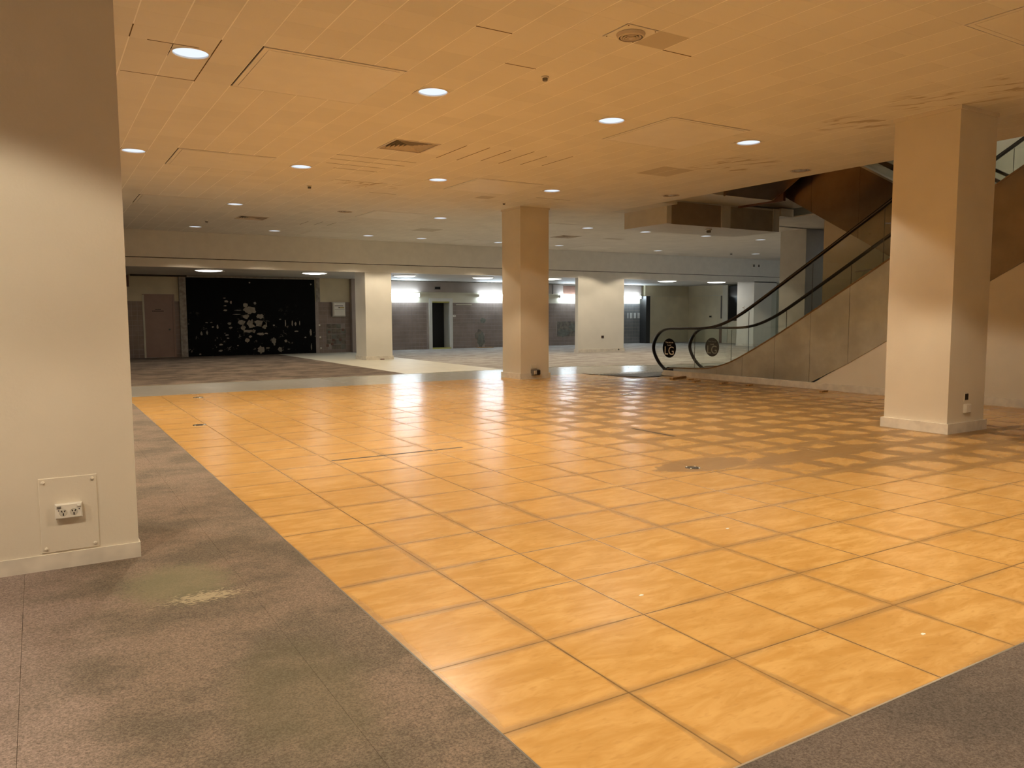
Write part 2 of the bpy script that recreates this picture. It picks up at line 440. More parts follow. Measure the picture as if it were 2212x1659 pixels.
# ================================================================== FLOOR
ZB = -0.0035
floor = tag(MB().box(-9, 33, -9, 33, -0.25, ZB).build('floor', plain('floor_slab', (0.13, 0.08, 0.035), 0.8, var=0.1)),
            'shop floor of orange vinyl tiles bordered by carpet and grey vinyl', 'floor', kind='structure')
TS, TX0, TY0 = 0.6, 1.38, 1.745
cells = []
for i in range(21):
    for j in range(25):
        x0 = TX0+i*TS; y0 = TY0+j*TS
        x1 = min(x0+TS, 13.47); y1 = min(y0+TS, 16.35)
        if x0 >= 12.05 and y0 >= 14.2: continue
        full = abs(x1-x0-TS) < 1e-4 and abs(y1-y0-TS) < 1e-4
        c = ((x0+x1)/2, (y0+y1)/2)
        vis = any(in_view((a, b, 0)) for a in (x0, x1) for b in (y0, y1))
        cells.append((not (full and vis), math.hypot(*c), x0, x1, y0, y1, c))
cells.sort()
hg = 0.0008
tproto = None; fieldm = MB()
for k, (bad, d, x0, x1, y0, y1, c) in enumerate(cells):
    if k < 300 and not bad:
        if tproto is None:
            tproto = MB().cham(-TS/2+hg, TS/2-hg, -TS/2+hg, TS/2-hg, -0.006, 0.0, 0.0012).build('vinyl_tile', 'vinyl', floor, (c[0], c[1], 0))
        else: dup(tproto, floor, (c[0], c[1], 0))
    else:
        fieldm.box(x0+hg, x1-hg, y0+hg, y1-hg, -0.006, 0.0)
tag(fieldm.build('far_vinyl_tiles', 'vinyl', floor), kind='stuff')
# carpets and vinyl strips (each a sheet of its own)
cz = 0.004
for a, b in ((-9, -0.134), (-0.1325, 0.945), (0.9465, 1.376)):
    MB().box(a, b, -9, 16.35, -0.02, cz).build('carpet', 'carpet', floor)
MB().box(1.380, 13.6, -9, 1.741, -0.02, cz).build('carpet', 'carpetfront', floor)
MB().box(-9, 5.9, 16.353, 18.80, -0.02, 0.0).build('vinyl_strip', 'stripgrey', floor)
MB().prism_z([(5.903, 16.353), (12.05, 16.353), (12.05, 15.95), (33, 15.95), (33, 16.3), (16.2, 17.55), (14.5, 18.4), (12.9, 18.80), (5.903, 18.80)], -0.02, 0.0).build('vinyl_strip', 'strippale', floor)
MB().box(-9, 8.22, 18.83, 33, -0.02, cz).build('carpet', 'carpetdark', floor)
MB().box(8.223, 11.20, 18.83, 33, -0.02, 0.002).build('vinyl_strip', 'whitefloor', floor)
MB().prism_z([(11.203, 18.83), (12.9, 18.83), (14.52, 18.43), (16.22, 17.58), (33, 16.33), (33, 33), (11.203, 33)], -0.02, cz).build('carpet', 'carpetgrey', floor)
MB().box(-9, 12.9, 18.79, 18.83, -0.01, 0.006).build('edge_trim', 'alu', floor)
MB().prism_z([(12.9, 18.79), (14.5, 18.39), (16.2, 17.54), (16.22, 17.58), (14.52, 18.43), (12.9, 18.83)], -0.01, 0.006).build('edge_trim', 'alu', floor)
MB().box(1.374, 1.382, 1.73, 16.35, -0.01, 0.005).build('edge_trim', 'greyplastic', floor)
MB().box(1.374, 13.5, 1.738, 1.746, -0.01, 0.005).build('edge_trim', 'alu', floor)
# open joints with the filler gone
MB().box(2.60, 3.78, 7.915, 7.955, -0.003, 0.0012).build('open_joint', 'ink', floor)
MB().box(3.80, 4.16, 7.915, 7.955, -0.003, 0.0012).build('open_joint', 'ink', floor)
MB().box(6.765, 6.805, 7.20, 8.02, -0.003, 0.0012).build('open_joint', 'ink', floor)

# ================================================================== CEILING
CZ = 4.07; CP = 0.37; CX0 = 0.85; CY0 = 5.11
ceiling = tag(MB().box(-9, -2.11, -9, 25.35, CZ, CZ+0.03).box(-2.11, 13.6, -9, 1.78, CZ, CZ+0.03)
              .box(17.2, 33, 2, 15.6, CZ, CZ+0.03).build('ceiling', 'ctile'),
              'cream suspended ceiling of square perforated tiles over the shop floor', 'ceiling', kind='structure')
LIT, OFF = [], []
rowA = [(1.405, 8.255), (3.995, 8.255), (6.585, 8.255), (9.175, 8.255)]
rowB = [(1.405, 13.435), (3.995, 13.435), (6.585, 13.435), (9.175, 13.435)]
rowC = [(3.995, 18.615), (9.175, 18.615), (13.985, 18.615), (16.205, 18.615), (18.795, 18.615), (21.385, 18.615)]
rowD = [(3.995, 23.795), (6.215, 23.795), (9.175, 23.795), (11.025, 23.795), (13.985, 23.795), (16.575, 23.795), (18.795, 23.795), (21.385, 23.795), (26.195, 23.055)]
offs = [(6.585, 18.615), (11.765, 12.695), (11.765, 9.365)]
hid = [(3.995, 3.075), (6.585, 3.075), (-1.185, 3.075), (-1.185, 8.255), (-1.185, 13.435), (1.405, 18.615),
       (-3.8, 3.075), (-3.8, 13.4), (-1.185, -2.1), (1.405, -2.1), (4.0, -2.1), (6.585, -2.1), (9.175, -2.1), (-3.8, -5.5), (1.4, -5.5), (6.6, -5.5), (11.0, -5.5)]  # unseen lamps; rows well behind the camera added to lift the ambient light
alll = rowA+rowB+rowC+rowD+offs+hid
HATCH = [(1.96, 7.70, 4, 4), (7.14, 7.70, 4, 4), (1.96, 12.88, 4, 4), (7.14, 12.88, 4, 4), (1.96, 18.06, 4, 4), (7.14, 18.06, 4, 4),
         (7.14, 23.24, 4, 4), (12.32, 18.06, 4, 4), (12.32, 23.24, 4, 4), (17.50, 23.24, 4, 4), (7.14, 2.52, 4, 4)]
VENT = [(4.55, 10.66, 2, 2), (4.55, 20.65, 2, 2), (14.54, 20.65, 2, 2)]
DIFF = (4.55, 5.48, 1, 1)
def cell_of(x, y): return (int(math.floor((x-CX0)/CP+1e-6)), int(math.floor((y-CY0)/CP+1e-6)))
taken = {}
for x, y in alll: taken[cell_of(x, y)] = 'hole'
for grp in (HATCH, VENT, [DIFF]):
    for x, y, nx, ny in grp:
        ci, cj = cell_of(x+0.1, y+0.1)
        for a in range(nx):
            for b in range(ny): taken[(ci+a, cj+b)] = 'none'
dark_cells = set()
for (x, y) in ((9.7, 10.5), (10.05, 10.5), (9.7, 10.9), (10.05, 10.9), (9.9, 21.2), (10.2, 21.2), (9.9, 21.6), (10.2, 21.6), (5.0, 5.6),
               (8.3, 14.9), (16.6, 20.9), (16.9, 21.0)):
    dark_cells.add(cell_of(x, y))
gx, gy = 0.0055, 0.0006
def tile_bm(x0, x1, y0, y1, mbx): return mbx.box(x0+gx, x1-gx, y0+gy, y1-gy, CZ, CZ+0.012)
clist = []
for i in range(-8, 90):
    for j in range(-9, 55):
        x0 = CX0+i*CP; y0 = CY0+j*CP; x1 = x0+CP; y1 = y0+CP
        if y0 > 25.3: continue
        if x0 < 12.0 or (x0 < 13.3 and y0 < 1.6): ok = True
        else: ok = y0 > 15.45 and x1 < 33
        if not ok: continue
        x1 = min(x1, 12.32) if (x0 < 12.32 and y0 < 15.45) else x1
        y1 = min(y1, 25.35)
        clist.append((i, j, x0, x1, y0, y1))
def hole_tile(mbx, x0, x1, y0, y1, cx, cy, r, n=24):
    b = len(mbx.v); hx0, hx1, hy0, hy1 = x0+gx, x1-gx, y0+gy, y1-gy
    for k in range(n):
        a = 2*math.pi*k/n; c, s_ = math.cos(a), math.sin(a)
        tx = ((hx1-cx) if c > 0 else (cx-hx0))/max(abs(c), 1e-6); ty = ((hy1-cy) if s_ > 0 else (cy-hy0))/max(abs(s_), 1e-6)
        t = min(tx, ty); ox, oy = cx+c*t, cy+s_*t
        if n == 24 and k % 6 == 3: ox, oy = (hx1 if c > 0 else hx0), (hy1 if s_ > 0 else hy0)
        mbx.v += [(ox, oy, CZ), (cx+r*c, cy+r*s_, CZ), (cx+r*c, cy+r*s_, CZ+0.03)]
    for k in range(n):
        q = (k+1) % n
        mbx.f += [(b+3*k, b+3*q, b+3*q+1, b+3*k+1), (b+3*k+1, b+3*q+1, b+3*q+2, b+3*k+2)]
vis_sorted = sorted([c for c in clist if (c[0], c[1]) not in taken and abs(c[3]-c[2]-CP) < 1e-4 and abs(c[5]-c[4]-CP) < 1e-4
                     and any(in_view((a, b, CZ)) for a in (c[2], c[3]) for b in (c[4], c[5]))],
                    key=lambda c: math.hypot((c[2]+c[3])/2, (c[4]+c[5])/2))
near = set((c[0], c[1]) for c in vis_sorted[:270])
brow = {}; base = MB(); far = MB(); fard = MB(); cproto = {}
for (i, j, x0, x1, y0, y1) in clist:
    st = taken.get((i, j))
    if st == 'none': continue
    if st == 'hole':
        lx, ly = [p for p in alll if cell_of(*p) == (i, j)][0]
        hm = MB(); hole_tile(hm, x0, x1, y0, y1, lx, ly, 0.166)
        hm.build('ceiling_tile', 'ctile', ceiling)
        continue
    brow.setdefault((i, x0, x1), []).append((y0, y1))
    dk = (i, j) in dark_cells
    if (i, j) in near or (dk and abs(x1-x0-CP) < 1e-4):
        key = 'ctiledark' if dk else 'ctile'
        cx, cy = (x0+x1)/2, (y0+y1)/2
        if key not in cproto:
            cproto[key] = tile_bm(-CP/2, CP/2, -CP/2, CP/2, MB()).build('ceiling_tile', key, ceiling, (cx, cy, 0))
        else: dup(cproto[key], ceiling, (cx, cy, 0))
    else: tile_bm(x0, x1, y0, y1, far)
tag(far.build('far_ceiling_tiles', 'ctile', ceiling), kind='stuff')
for (i, x0, x1), ys in brow.items():          # merge the runs of each row
    ys.sort(); run = list(ys[0])
    for y0, y1 in ys[1:]+[(1e9, 1e9)]:
        if abs(y0-run[1]) < 1e-4: run[1] = y1
        else:
            base.box(x0, x1, run[0], run[1], CZ+0.0008, CZ+0.02); run = [y0, y1]
base.build('joint_backing', 'joint', ceiling)
# open seams between tiles
def seam(x0, x1, y0, y1): MB().box(x0, x1, y0, y1, CZ-0.0015, CZ+0.004).build('open_seam', 'crack', ceiling)
for k, (x, a, b) in enumerate(((5.66, 10.55, 11.6), (6.03, 10.5, 11.6), (6.40, 10.5, 11.45), (6.77, 10.4, 11.5), (7.14, 10.6, 11.4), (7.51, 10.4, 11.3),
                               (7.14, 20.9, 21.7), (6.40, 21.0, 21.8), (6.77, 20.9, 21.7))):
    seam(x-0.007, x+0.007, a, b)
for y, a, b in ((12.14, 4.18, 5.55), (12.51, 4.2, 5.5), (12.88, 4.25, 5.3), (13.25, 4.5, 5.3), (14.36, 4.9, 5.95), (6.96, 4.18, 4.55), (5.85, 5.29, 5.66),
                (6.22, 3.44, 3.81), (9.18, 0.87, 1.59), (15.47, 6.0, 6.6), (14.36, 9.4, 10.3), (18.43, 12.3, 13.6)):
    seam(a, b, y-0.006, y+0.006)
seam(0.845, 0.855, 7.70, 8.05); seam(1.585, 1.595, 7.72, 9.2); seam(1.0, 1.45, 8.05, 8.062)

# ================================================================== WALLS
def struct(mbx, name, mat, label, cat): return tag(mbx.build(name, mat), label, cat, kind='structure')
struct(MB().box(-9.2, -9, -9.2, 33, -0.2, 4.2), 'wall_left', 'cream', 'cream side wall far left beyond the columns', 'wall')
struct(MB().box(-9.2, 14, -9.2, -9, -0.2, 4.2), 'wall_rear', 'cream', 'cream wall behind the camera', 'wall')
struct(MB().box(33, 33.2, -9, 33, -0.2, 4.2), 'wall_far_right', 'fascia', 'plain far end wall beyond the escalators', 'wall')
# dropped fascia and low ceiling over the back of the shop
fas = struct(MB().box(-9, 33, 25.32, 25.62, 3.29, 4.12), 'wall_bulkhead', 'fascia', 'long pale bulkhead stepping the ceiling down at the back of the shop', 'bulkhead')
MB().box(-9, 33, 25.42, 25.70, 3.01, 3.27).build('lower_fascia', 'fascia', fas)
MB().box(-9, 33, 25.46, 25.6, 3.265, 3.295).build('shadow_gap', 'hatchgap', fas)  # shadow line between the fascias put in as a dark strip
lowc = struct(MB().box(-9, 33, 25.6, 33, 3.07, 3.2), 'ceiling', 'lowceil', 'lower flat ceiling over the back of the shop behind the bulkhead', 'ceiling')
MB().box(3, 4.9, 31.45, 31.75, 3.01, 3.07).build('dark_edge', 'hatchgap', lowc)
MB().box(11.5, 27.6, 31.85, 32.1, 3.03, 3.07).build('dark_edge', 'bare', lowc)
WB = 31.62
TILEH = 2.10
def tile_wall(x0, x1, y, mat, parent, z1=TILEH, skip=(), pitch=0.187, pz=0.1785):
    t = MB(); nx = int(round((x1-x0)/pitch)); nz = int(round(z1/pz))
    for i in range(nx):
        for j in range(nz):
            a, b = x0+i*pitch, z1-(j+1)*pz
            if b < 0: b = 0.0
            if any(s0 < a+pitch/2 < s1 and r0 < b+pz/2 < r1 for s0, s1, r0, r1 in skip): continue
            t.box(a+0.006, a+pitch-0.006, y-0.008+rnd.uniform(-.0008, .0008), y+0.004, b+0.006, z1-j*pz-0.006)
    return tag(t.build('wall_tiles', mat, parent), kind='stuff')
# back wall, left stretch
wl = struct(MB().box(-9, 3.36, WB, 33, 0, 3.2).box(4.46, 11.42, WB, 33, 0, 3.2).box(3.36, 4.46, WB, 33, 2.33, 3.2), 'wall_back', 'creamwall',
            'back wall with yellowed paint above mauve tiles, left of the far column', 'wall')
tile_wall(1.5, 3.36, WB, 'mauve', wl); tile_wall(4.46, 4.66, WB, 'mauve', wl); tile_wall(9.95, 11.42, WB, 'mauve', wl, skip=((10.25, 11.15, 0.1, 1.25),))
MB().box(-9, 11.42, WB-0.004, WB+0.01, 0, TILEH).build('grout_bed', 'grout', wl)
MB().box(4.62, 4.86, WB-0.14, WB, 0, 3.07).build('rough_pier', 'concrete', wl)
MB().box(9.86, 10.02, WB-0.05, WB, 2.1, 3.07).build('rough_pier', 'concrete', wl)
MB().box(11.30, 11.50, WB-0.25, WB+0.4, 0, 3.07).build('return_wall', 'mauvewall', wl)
for k in range(20):
    i, j = k % 4, k//4
    if (i, j) in ((3, 4), (0, 0)): continue
    MB().box(10.27+i*0.21, 10.27+i*0.21+0.19, WB-0.012-0.004*((k*7) % 3), WB, 0.14+j*0.215, 0.14+j*0.215+0.195).build('exposed_tile', 'bare' if (k*5) % 3 else 'repair', wl)
for (x, z) in ((10.38, 0.86), (10.98, 0.94), (10.55, 0.52), (10.85, 0.52), (10.3, 0.3), (10.5, 0.36)):
    MB().box(x-0.05, x+0.05, WB-0.022, WB, z-0.05, z+0.05).build('broken_patch', 'brownboard', wl)
for (x, z) in ((9.98, 1.15), (10.0, 0.65), (10.02, 0.2)):
    MB().lathe([(0, -0.01), (0.035, -0.008), (0.04, 0)], 10, (x, WB-0.008, z), 'y').build('paint_chip', 'plastic', wl)
MB().box(2.0, 2.94, WB-0.10, WB, 2.62, 3.03).build('high_window_frame', 'brownboard', wl)
MB().box(2.0, 2.84, WB-0.105, WB-0.09, 2.70, 3.0).build('window_glass', 'upwall', wl)
# pink door
d1 = empty('door_1', (3.91, WB, 0), 'dusty pink flush door in the back wall, left of the black panel', 'door', kind='structure')
leaf = MB().box(3.42-3.91, 4.40-3.91, -0.005, 0.04, 0.02, 2.30).build('door_leaf', 'pinkdoor', d1)
MB().box(3.36-3.91, 3.425-3.91, -0.03, 0.08, 0, 2.33).build('door_jamb', 'creamband', d1)
MB().box(4.395-3.91, 4.46-3.91, -0.03, 0.08, 0, 2.33).build('door_jamb', 'pinkdoor', d1)
MB().box(3.36-3.91, 4.46-3.91, -0.028, 0.08, 2.295, 2.36).build('door_head', 'pinkdoor', d1)
MB().lathe([(0, -0.09), (0.028, -0.085), (0.03, -0.06), (0.014, -0.05), (0.014, -0.02), (0.035, -0.012), (0.035, 0)], 14, (0.35, -0.005, 1.05), 'y').build('door_knob', 'greyplastic', leaf)
for z, hw in ((1.79, 0.10), (1.73, 0.20)):
    for q in range(int(hw*2/0.028)):
        MB().box(-0.02-hw+q*0.028, -0.02-hw+q*0.028+0.019, -0.007, -0.004, z-0.02, z+0.02).build('worn_lettering', 'ink', leaf)
# black panel
bp = empty('black_wall_panel', (7.35, WB, 0), 'large black panel with flaking paint across the back wall', 'wall panel')
MB().box(-2.47, 2.44, -0.09, -0.005, 0.0, 3.0).build('panel', 'blackpanel', bp)
MB().box(-2.47, 2.44, -0.12, -0.005, 3.0, 3.05).build('head_rail', 'concrete', bp)
def patch(x, z, rx, rz, seed, parent=bp, y=-0.0925, mat='peel', n=18):
    r = random.Random(seed); pts = []
    for k in range(n):
        a = 2*math.pi*k/n; s_ = 0.68+0.42*r.random()
        pts.append((x+rx*s_*math.cos(a), z+rz*s_*math.sin(a)))
    MB().prism_y(pts, y-0.001, y+0.003).build('peeled_patch', mat, parent)
def bpx(zx, zy):   # zoomed view of the panel -> panel coordinates (metres)
    return (zx-20)/(2050-20)*4.9-2.45, 3.0-(zy-85)/(1300-85)*2.98
for k, (zx, zy, rx, rz) in enumerate(((960, 590, 105, 65), (900, 510, 40, 45), (900, 690, 60, 40), (1125, 690, 65, 42), (985, 810, 70, 75), (1100, 800, 130, 55), (1185, 830, 50, 65),
        (830, 780, 70, 40), (850, 870, 45, 45), (930, 925, 90, 25), (1020, 925, 32, 32), (1130, 970, 70, 22), (905, 1070, 40, 40), (960, 1010, 26, 22),
        (1335, 1085, 40, 55), (1345, 1140, 16, 24), (1125, 1225, 58, 66), (1435, 1230, 40, 50), (1235, 1200, 36, 14), (605, 450, 30, 22), (675, 465, 18, 28), (585, 520, 26, 10),
        (585, 590, 32, 14), (575, 400, 26, 8), (640, 800, 30, 22), (655, 865, 30, 14), (455, 850, 16, 36), (385, 850, 20, 14), (210, 950, 18, 36), (295, 940, 16, 34), (600, 980, 32, 12),
        (610, 1030, 26, 12), (500, 1130, 34, 14), (490, 1225, 34, 20), (1050, 475, 24, 28), (1535, 800, 10, 60), (1650, 800, 14, 50), (1705, 815, 18, 34), (1775, 800, 9, 44),
        (1715, 935, 40, 9), (1960, 960, 18, 60), (1535, 1095, 26, 26), (1450, 738, 22, 10), (1865, 1040, 18, 12), (1965, 1200, 10, 60), (180, 1272, 18, 12), (295, 782, 24, 8),
        (365, 780, 20, 8), (760, 1150, 14, 12), (1345, 835, 18, 16), (1580, 1228, 28, 8), (780, 590, 60, 5), (760, 655, 70, 5), (975, 152, 14, 12), (1982, 162, 14, 14), (1220, 965, 30, 12))):
    x, z = bpx(zx, zy); patch(x, z, rx/2030*4.9, rz/1215*2.98, k+11)
# towel dispenser
td = empty('towel_dispenser', (10.78, WB, 1.5), 'white paper towel dispenser on the mauve tiles right of the black panel', 'dispenser')
MB().cham(-0.27, 0.27, -0.20, -0.01, 0.0, 0.60, 0.05, 'y', -1).build('body', 'plastic', td)
MB().box(-0.29, -0.24, -0.16, -0.01, 0.02, 0.55).build('side_cover', 'mauvewall', td)
MB().box(-0.20, 0.16, -0.203, -0.199, 0.43, 0.455).build('printed_line', 'ink', td)
MB().box(0.02, 0.20, -0.203, -0.199, 0.34, 0.385).build('printed_logo', plain('ochre_print', (0.42, 0.29, 0.05), 0.5), td)
MB().prism_y([(-0.06, 0.345), (0.02, 0.345), (0.02, 0.37), (-0.02, 0.395)], -0.2045, -0.20).build('printed_logo', 'ink', td)
MB().box(-0.20, 0.22, -0.203, -0.199, 0.285, 0.297).build('printed_line', 'greyplastic', td)
# tiled back wall with dark doorway
YT = 32.05
wt = struct(MB().box(11.42, 15.28, YT, 33, 0, 3.2).box(16.22, 27.65, YT, 33, 0, 3.2).box(15.28, 16.22, YT, 33, 2.2, 3.2), 'wall_tiled', 'creamband',
            'tiled back wall with cream band and fluorescent battens around the dark doorway', 'wall')
skips = ((15.1, 16.4, -1, 3), (22.2, 23.6, 0.45, 1.2), (17.62, 18.0, 0.05, 0.75))
tile_wall(11.5, 24.6, YT, 'mauve', wt, skip=skips); tile_wall(25.4, 27.65, YT, 'greytile', wt)
MB().box(11.42, 15.15, YT-0.003, YT+0.01, 0, TILEH).box(16.36, 27.65, YT-0.003, YT+0.01, 0, TILEH).build('grout_bed', 'grout', wt)
MB().box(11.42, 27.65, YT-0.03, YT, 2.58, 3.07).build('upper_panel', 'mauvewall', wt)
MB().box(12.9, 27.6, YT-0.05, YT, 2.505, 2.54).build('cable_duct', 'creamband', wt)
MB().box(22.2, 23.65, YT-0.012, YT, 0.45, 1.2).build('bare_render_patch', 'bare', wt)
patch(17.85, 0.40, 0.22, 0.40, 3, wt, YT-0.014, 'repair'); patch(17.72, 0.55, 0.2, 0.32, 5, wt, YT-0.011, 'bare'); patch(17.95, 1.28, 0.16, 0.14, 6, wt, YT-0.014, 'repair')
patch(22.6, 0.62, 0.45, 0.22, 8, wt, YT-0.016, 'repair'); patch(23.2, 0.9, 0.3, 0.22, 9, wt, YT-0.016, 'repair'); patch(19.4, 0.2, 0.25, 0.16, 12, wt, YT-0.012, 'bare')
MB().box(16.5, 17.75, YT-0.012, YT, 1.16, 1.185).build('scored_line', 'bare', wt)
MB().box(16.52, 17.35, YT-0.04, YT, 2.0, 2.035).build('rail', 'creamband', wt)
MB().box(22.55, 23.42, YT-0.04, YT, 2.57, 2.97).build('brown_board', 'brownboard', wt)
MB().box(21.9, 21.94, YT-0.06, YT, 2.57, 3.05).build('conduit', 'greyplastic', wt)
for k in range(7): MB().box(26.72+k*0.13+(0.05 if k % 2 else 0), 26.78+k*0.13+(0.05 if k % 2 else 0), YT-0.014, YT, 1.33, 1.62).build('bright_tile_strip', 'bluewhite', wt)
MB().box(27.58, 27.86, YT-0.5, YT+0.1, 0, 2.5).build('steel_post', 'darkmetal', wt)
vt = empty('wall_vent', (15.60, YT-0.03, 2.76), 'small dark rectangular vent high above the dark doorway', 'vent')
MB().box(-0.17, -0.14, -0.02, 0, -0.085, 0.085).box(0.14, 0.17, -0.02, 0, -0.085, 0.085).box(-0.17, 0.17, -0.02, 0, 0.06, 0.085).box(-0.17, 0.17, -0.02, 0, -0.085, -0.06).build('frame', 'mauvewall', vt)
MB().box(-0.14, 0.14, -0.006, 0, -0.06, 0.06).build('opening', 'black', vt)
d2 = empty('door_2', (15.75, YT, 0), 'dark open doorway with white frame in the tiled back wall', 'doorway', kind='structure')
MB().box(-0.58, -0.44, -0.05, 0.05, 0, 2.30).build('door_frame_jamb', 'bluewhite', d2)
MB().box(0.44, 0.60, -0.05, 0.55, 0, 2.30).build('door_frame_jamb', 'bluewhite', d2)
MB().box(-0.44, 0.44, -0.05, 0.05, 2.16, 2.30).build('door_frame_head', 'bluewhite', d2)
MB().box(-0.44, 0.44, 0.0, 0.55, 2.10, 2.16).build('door_frame_soffit', 'yellow', d2)
MB().box(-0.44, 0.50, -0.06, 0.3, 0.0, 0.06).build('threshold', 'yellow', d2)
MB().box(-0.60, 0.44, 0.55, 0.60, 0.0, 2.2).build('dark_beyond', 'black', d2)
sw = empty('light_switch', (16.44, YT-0.008, 1.50), 'white light switch on the tiles right of the dark doorway', 'switch')
MB().cham(-0.07, 0.07, -0.02, 0, -0.05, 0.05, 0.008, 'y', -1).build('plate', 'plastic', sw)
MB().box(-0.03, 0.03, -0.026, -0.018, -0.012, 0.012).build('rocker', 'greyplastic', sw)
tb = tag(MB().cham(17.55, 18.35, 31.72, 31.98, 0.004, 0.035, 0.004).build('timber_board', 'timber'), 'thin brown board lying on the floor against the tiled wall', 'board')
# cream room at the back right
wc = struct(MB().box(27.86, 31.0, 31.95, 33, 0, 3.2), 'wall_cream_back', 'creamwall', 'cream back wall right of the steel post', 'wall')
MB().box(27.9, 30.9, 31.93, 31.95, 2.50, 2.53).build('picture_rail', 'creamband', wc)
wr = struct(MB().box(31.0, 33, 29.4, 31.97, 0, 3.2).box(31.0, 33, 25.6, 29.4, 0, 0.02), 'wall_cream_right', 'creamwall', 'cream side wall with a dado line and a small dark box', 'wall')
MB().box(30.98, 31.0, 29.5, 31.9, 2.50, 2.53).build('picture_rail', 'creamband', wr)
MB().box(30.96, 31.0, 29.46, 29.52, 1.3, 2.5).build('conduit', 'greyplastic', wr)
MB().box(30.97, 31.0, 29.44, 29.60, 0.0, 1.0).build('stripped_patch', 'brownboard', wr)
MB().box(30.96, 31.0, 30.2, 30.32, 1.36, 1.44).build('junction_box', 'ink', wr)
win = empty('window_1', (31.0, 28.75, 0), 'tall narrow dark glass panel over a cream spandrel at the back right', 'window', kind='structure')
MB().box(0, 0.1, -0.35, 0.65, 0, 1.12).build('spandrel', 'creamband', win)
MB().box(-0.03, 0.1, 0.30, 0.65, 0, 3.05).build('window_frame', 'creamband', win)
MB().box(-0.03, 0.1, -0.35, 0.30, 1.10, 1.18).build('window_sill', 'creamband', win)
gm = N('dark_glass'); gm.bsdf((0.02, 0.018, 0.015), 0.08); MAT['darkglass'] = gm.m
MB().box(0.03, 0.06, -0.35, 0.30, 1.18, 3.0).build('window_glass', 'darkglass', win)
MB().box(0, 0.1, -3.2, -0.35, 0, 3.07).build('side_panel', 'creamband', win)
# white end wall stub by the escalator
wst = struct(MB().box(28.85, 30.4, 25.42, 26.45, 0, 3.05), 'wall_stub', 'white', 'white wall stub below the bulkhead, seen past the escalator handrails', 'wall')
MB().box(28.82, 30.42, 25.39, 26.47, 0, 0.12).build('baseboard', 'skirt', wst)
ls = empty('light_switch', (28.85, 26.05, 1.83), 'cream light switch on the side of the white wall stub', 'switch')
MB().cham(-0.02, 0, -0.06, 0.06, -0.09, 0.09, 0.006, 'x', -1).build('plate', 'plastic', ls)
MB().box(-0.027, -0.018, -0.02, 0.02, -0.03, 0.03).build('rocker', 'timber', ls)
for k in range(2):
    cb = empty('camera_bracket', (28.62+k*0.34, 25.32, 3.76), ('left' if k == 0 else 'right')+' of two small fittings high on the bulkhead at its right end', 'fitting', 'fittings on the bulkhead')
    MB().box(-0.06, 0.06, -0.03, 0, -0.09, 0.09).build('plate', 'plastic', cb)
    MB().cham(-0.035, 0.035, -0.09, -0.03, -0.05, 0.06, 0.015, 'y', -1).build('body', 'greyplastic', cb)

# ================================================================== COLUMNS
def column(x0, x1, y0, y1, label, mat='cream', z1=CZ, bb=0.13, pr=0.032):
    c = struct(MB().cham(x0, x1, y0, y1, 0, z1, 0.004), 'column', mat, label, 'column')
    b = MB().prism_z([(x0-pr, y0-pr), (x1+pr, y0-pr), (x1+pr, y1+pr), (x0-pr, y1+pr)], 0, bb)
    b.build('baseboard', 'skirt', c)
    return c
colL = column(-0.43, 0.488, 5.38, 6.30, 'large square cream column close by at the left edge', bb=0.10, pr=0.010)
colR = column(9.78, 10.63, 5.46, 6.32, 'large square cream column on the orange tiles at the right')
MB().box(9.765, 10.645, 5.445, 6.335, CZ-0.05, CZ).build('collar', 'cream', colR)
colM = column(9.80, 10.60, 15.66, 16.50, 'square cream column in the middle at the far edge of the orange tiles')
MB().box(9.78, 10.62, 15.64, 16.52, CZ-0.04, CZ).build('collar', 'cream', colM)
colF = column(9.66, 10.62, 25.46, 26.45, 'square white column under the bulkhead by the cream floor strip', 'white', 3.07)
MB().box(10.15, 10.30, 25.415, 25.46, 0.0, 0.03).build('baseboard_notch', 'brownboard', colF)
colW = column(18.66, 21.02, 25.44, 25.66, 'extra wide white pillar under the bulkhead between the fluorescent battens', 'white', 3.07)
MB().box(18.62, 18.66, 25.40, 25.50, 0.0, 3.07).build('corner_bead', 'white', colW)
column(19.86, 20.76, 15.55, 16.50, 'square column behind the escalator glass', 'soffit', CZ+0.02)
# power outlets
def box_outlet(x, y, z, label):
    o = empty('power_outlet', (x, y, z), label, 'outlet')
    return o
o = box_outlet(19.90, 25.44, 0.62, 'small dark recessed outlet low on the wide white pillar')
MB().cham(-0.065, 0.065, -0.015, 0, -0.05, 0.05, 0.004, 'y', -1).build('surround', 'brownboard', o); MB().box(-0.04, 0.04, -0.018, -0.012, -0.03, 0.03).build('opening', 'black', o)
o = empty('pull_box', (20.72, 25.405, 0.08), 'tiny dark fitting on the baseboard of the wide white pillar', 'fitting')
MB().lathe([(0, -0.03), (0.03, -0.025), (0.035, 0)], 12, (0, 0, 0), 'y').build('cap', 'greyplastic', o); MB().box(-0.008, 0.008, -0.034, -0.026, -0.02, 0.02).build('screw', 'ink', o)
o = empty('access_plate', (0.115, 5.38, 0.11), 'painted blank access plate screwed low on the left column', 'plate')
MB().cham(-0.155, 0.155, -0.006, 0, 0, 0.455, 0.003, 'y', -1).build('plate', 'cream', o)
for x, z in ((-0.13, 0.43), (0.13, 0.43), (-0.13, 0.025), (0.13, 0.025)):
    MB().lathe([(0, -0.008), (0.006, -0.0075), (0.010, -0.004), (0.0105, 0)], 14, (x, -0.006, z), 'y').build('screw', 'cream', o, smooth=True)
o = empty('power_outlet', (0.112, 5.373, 0.315), 'white double power point with two switches on the left column', 'outlet')
MB().cham(-0.072, 0.072, -0.030, 0, 0, 0.090, 0.006, 'y', -1).build('plate', 'plastic', o)
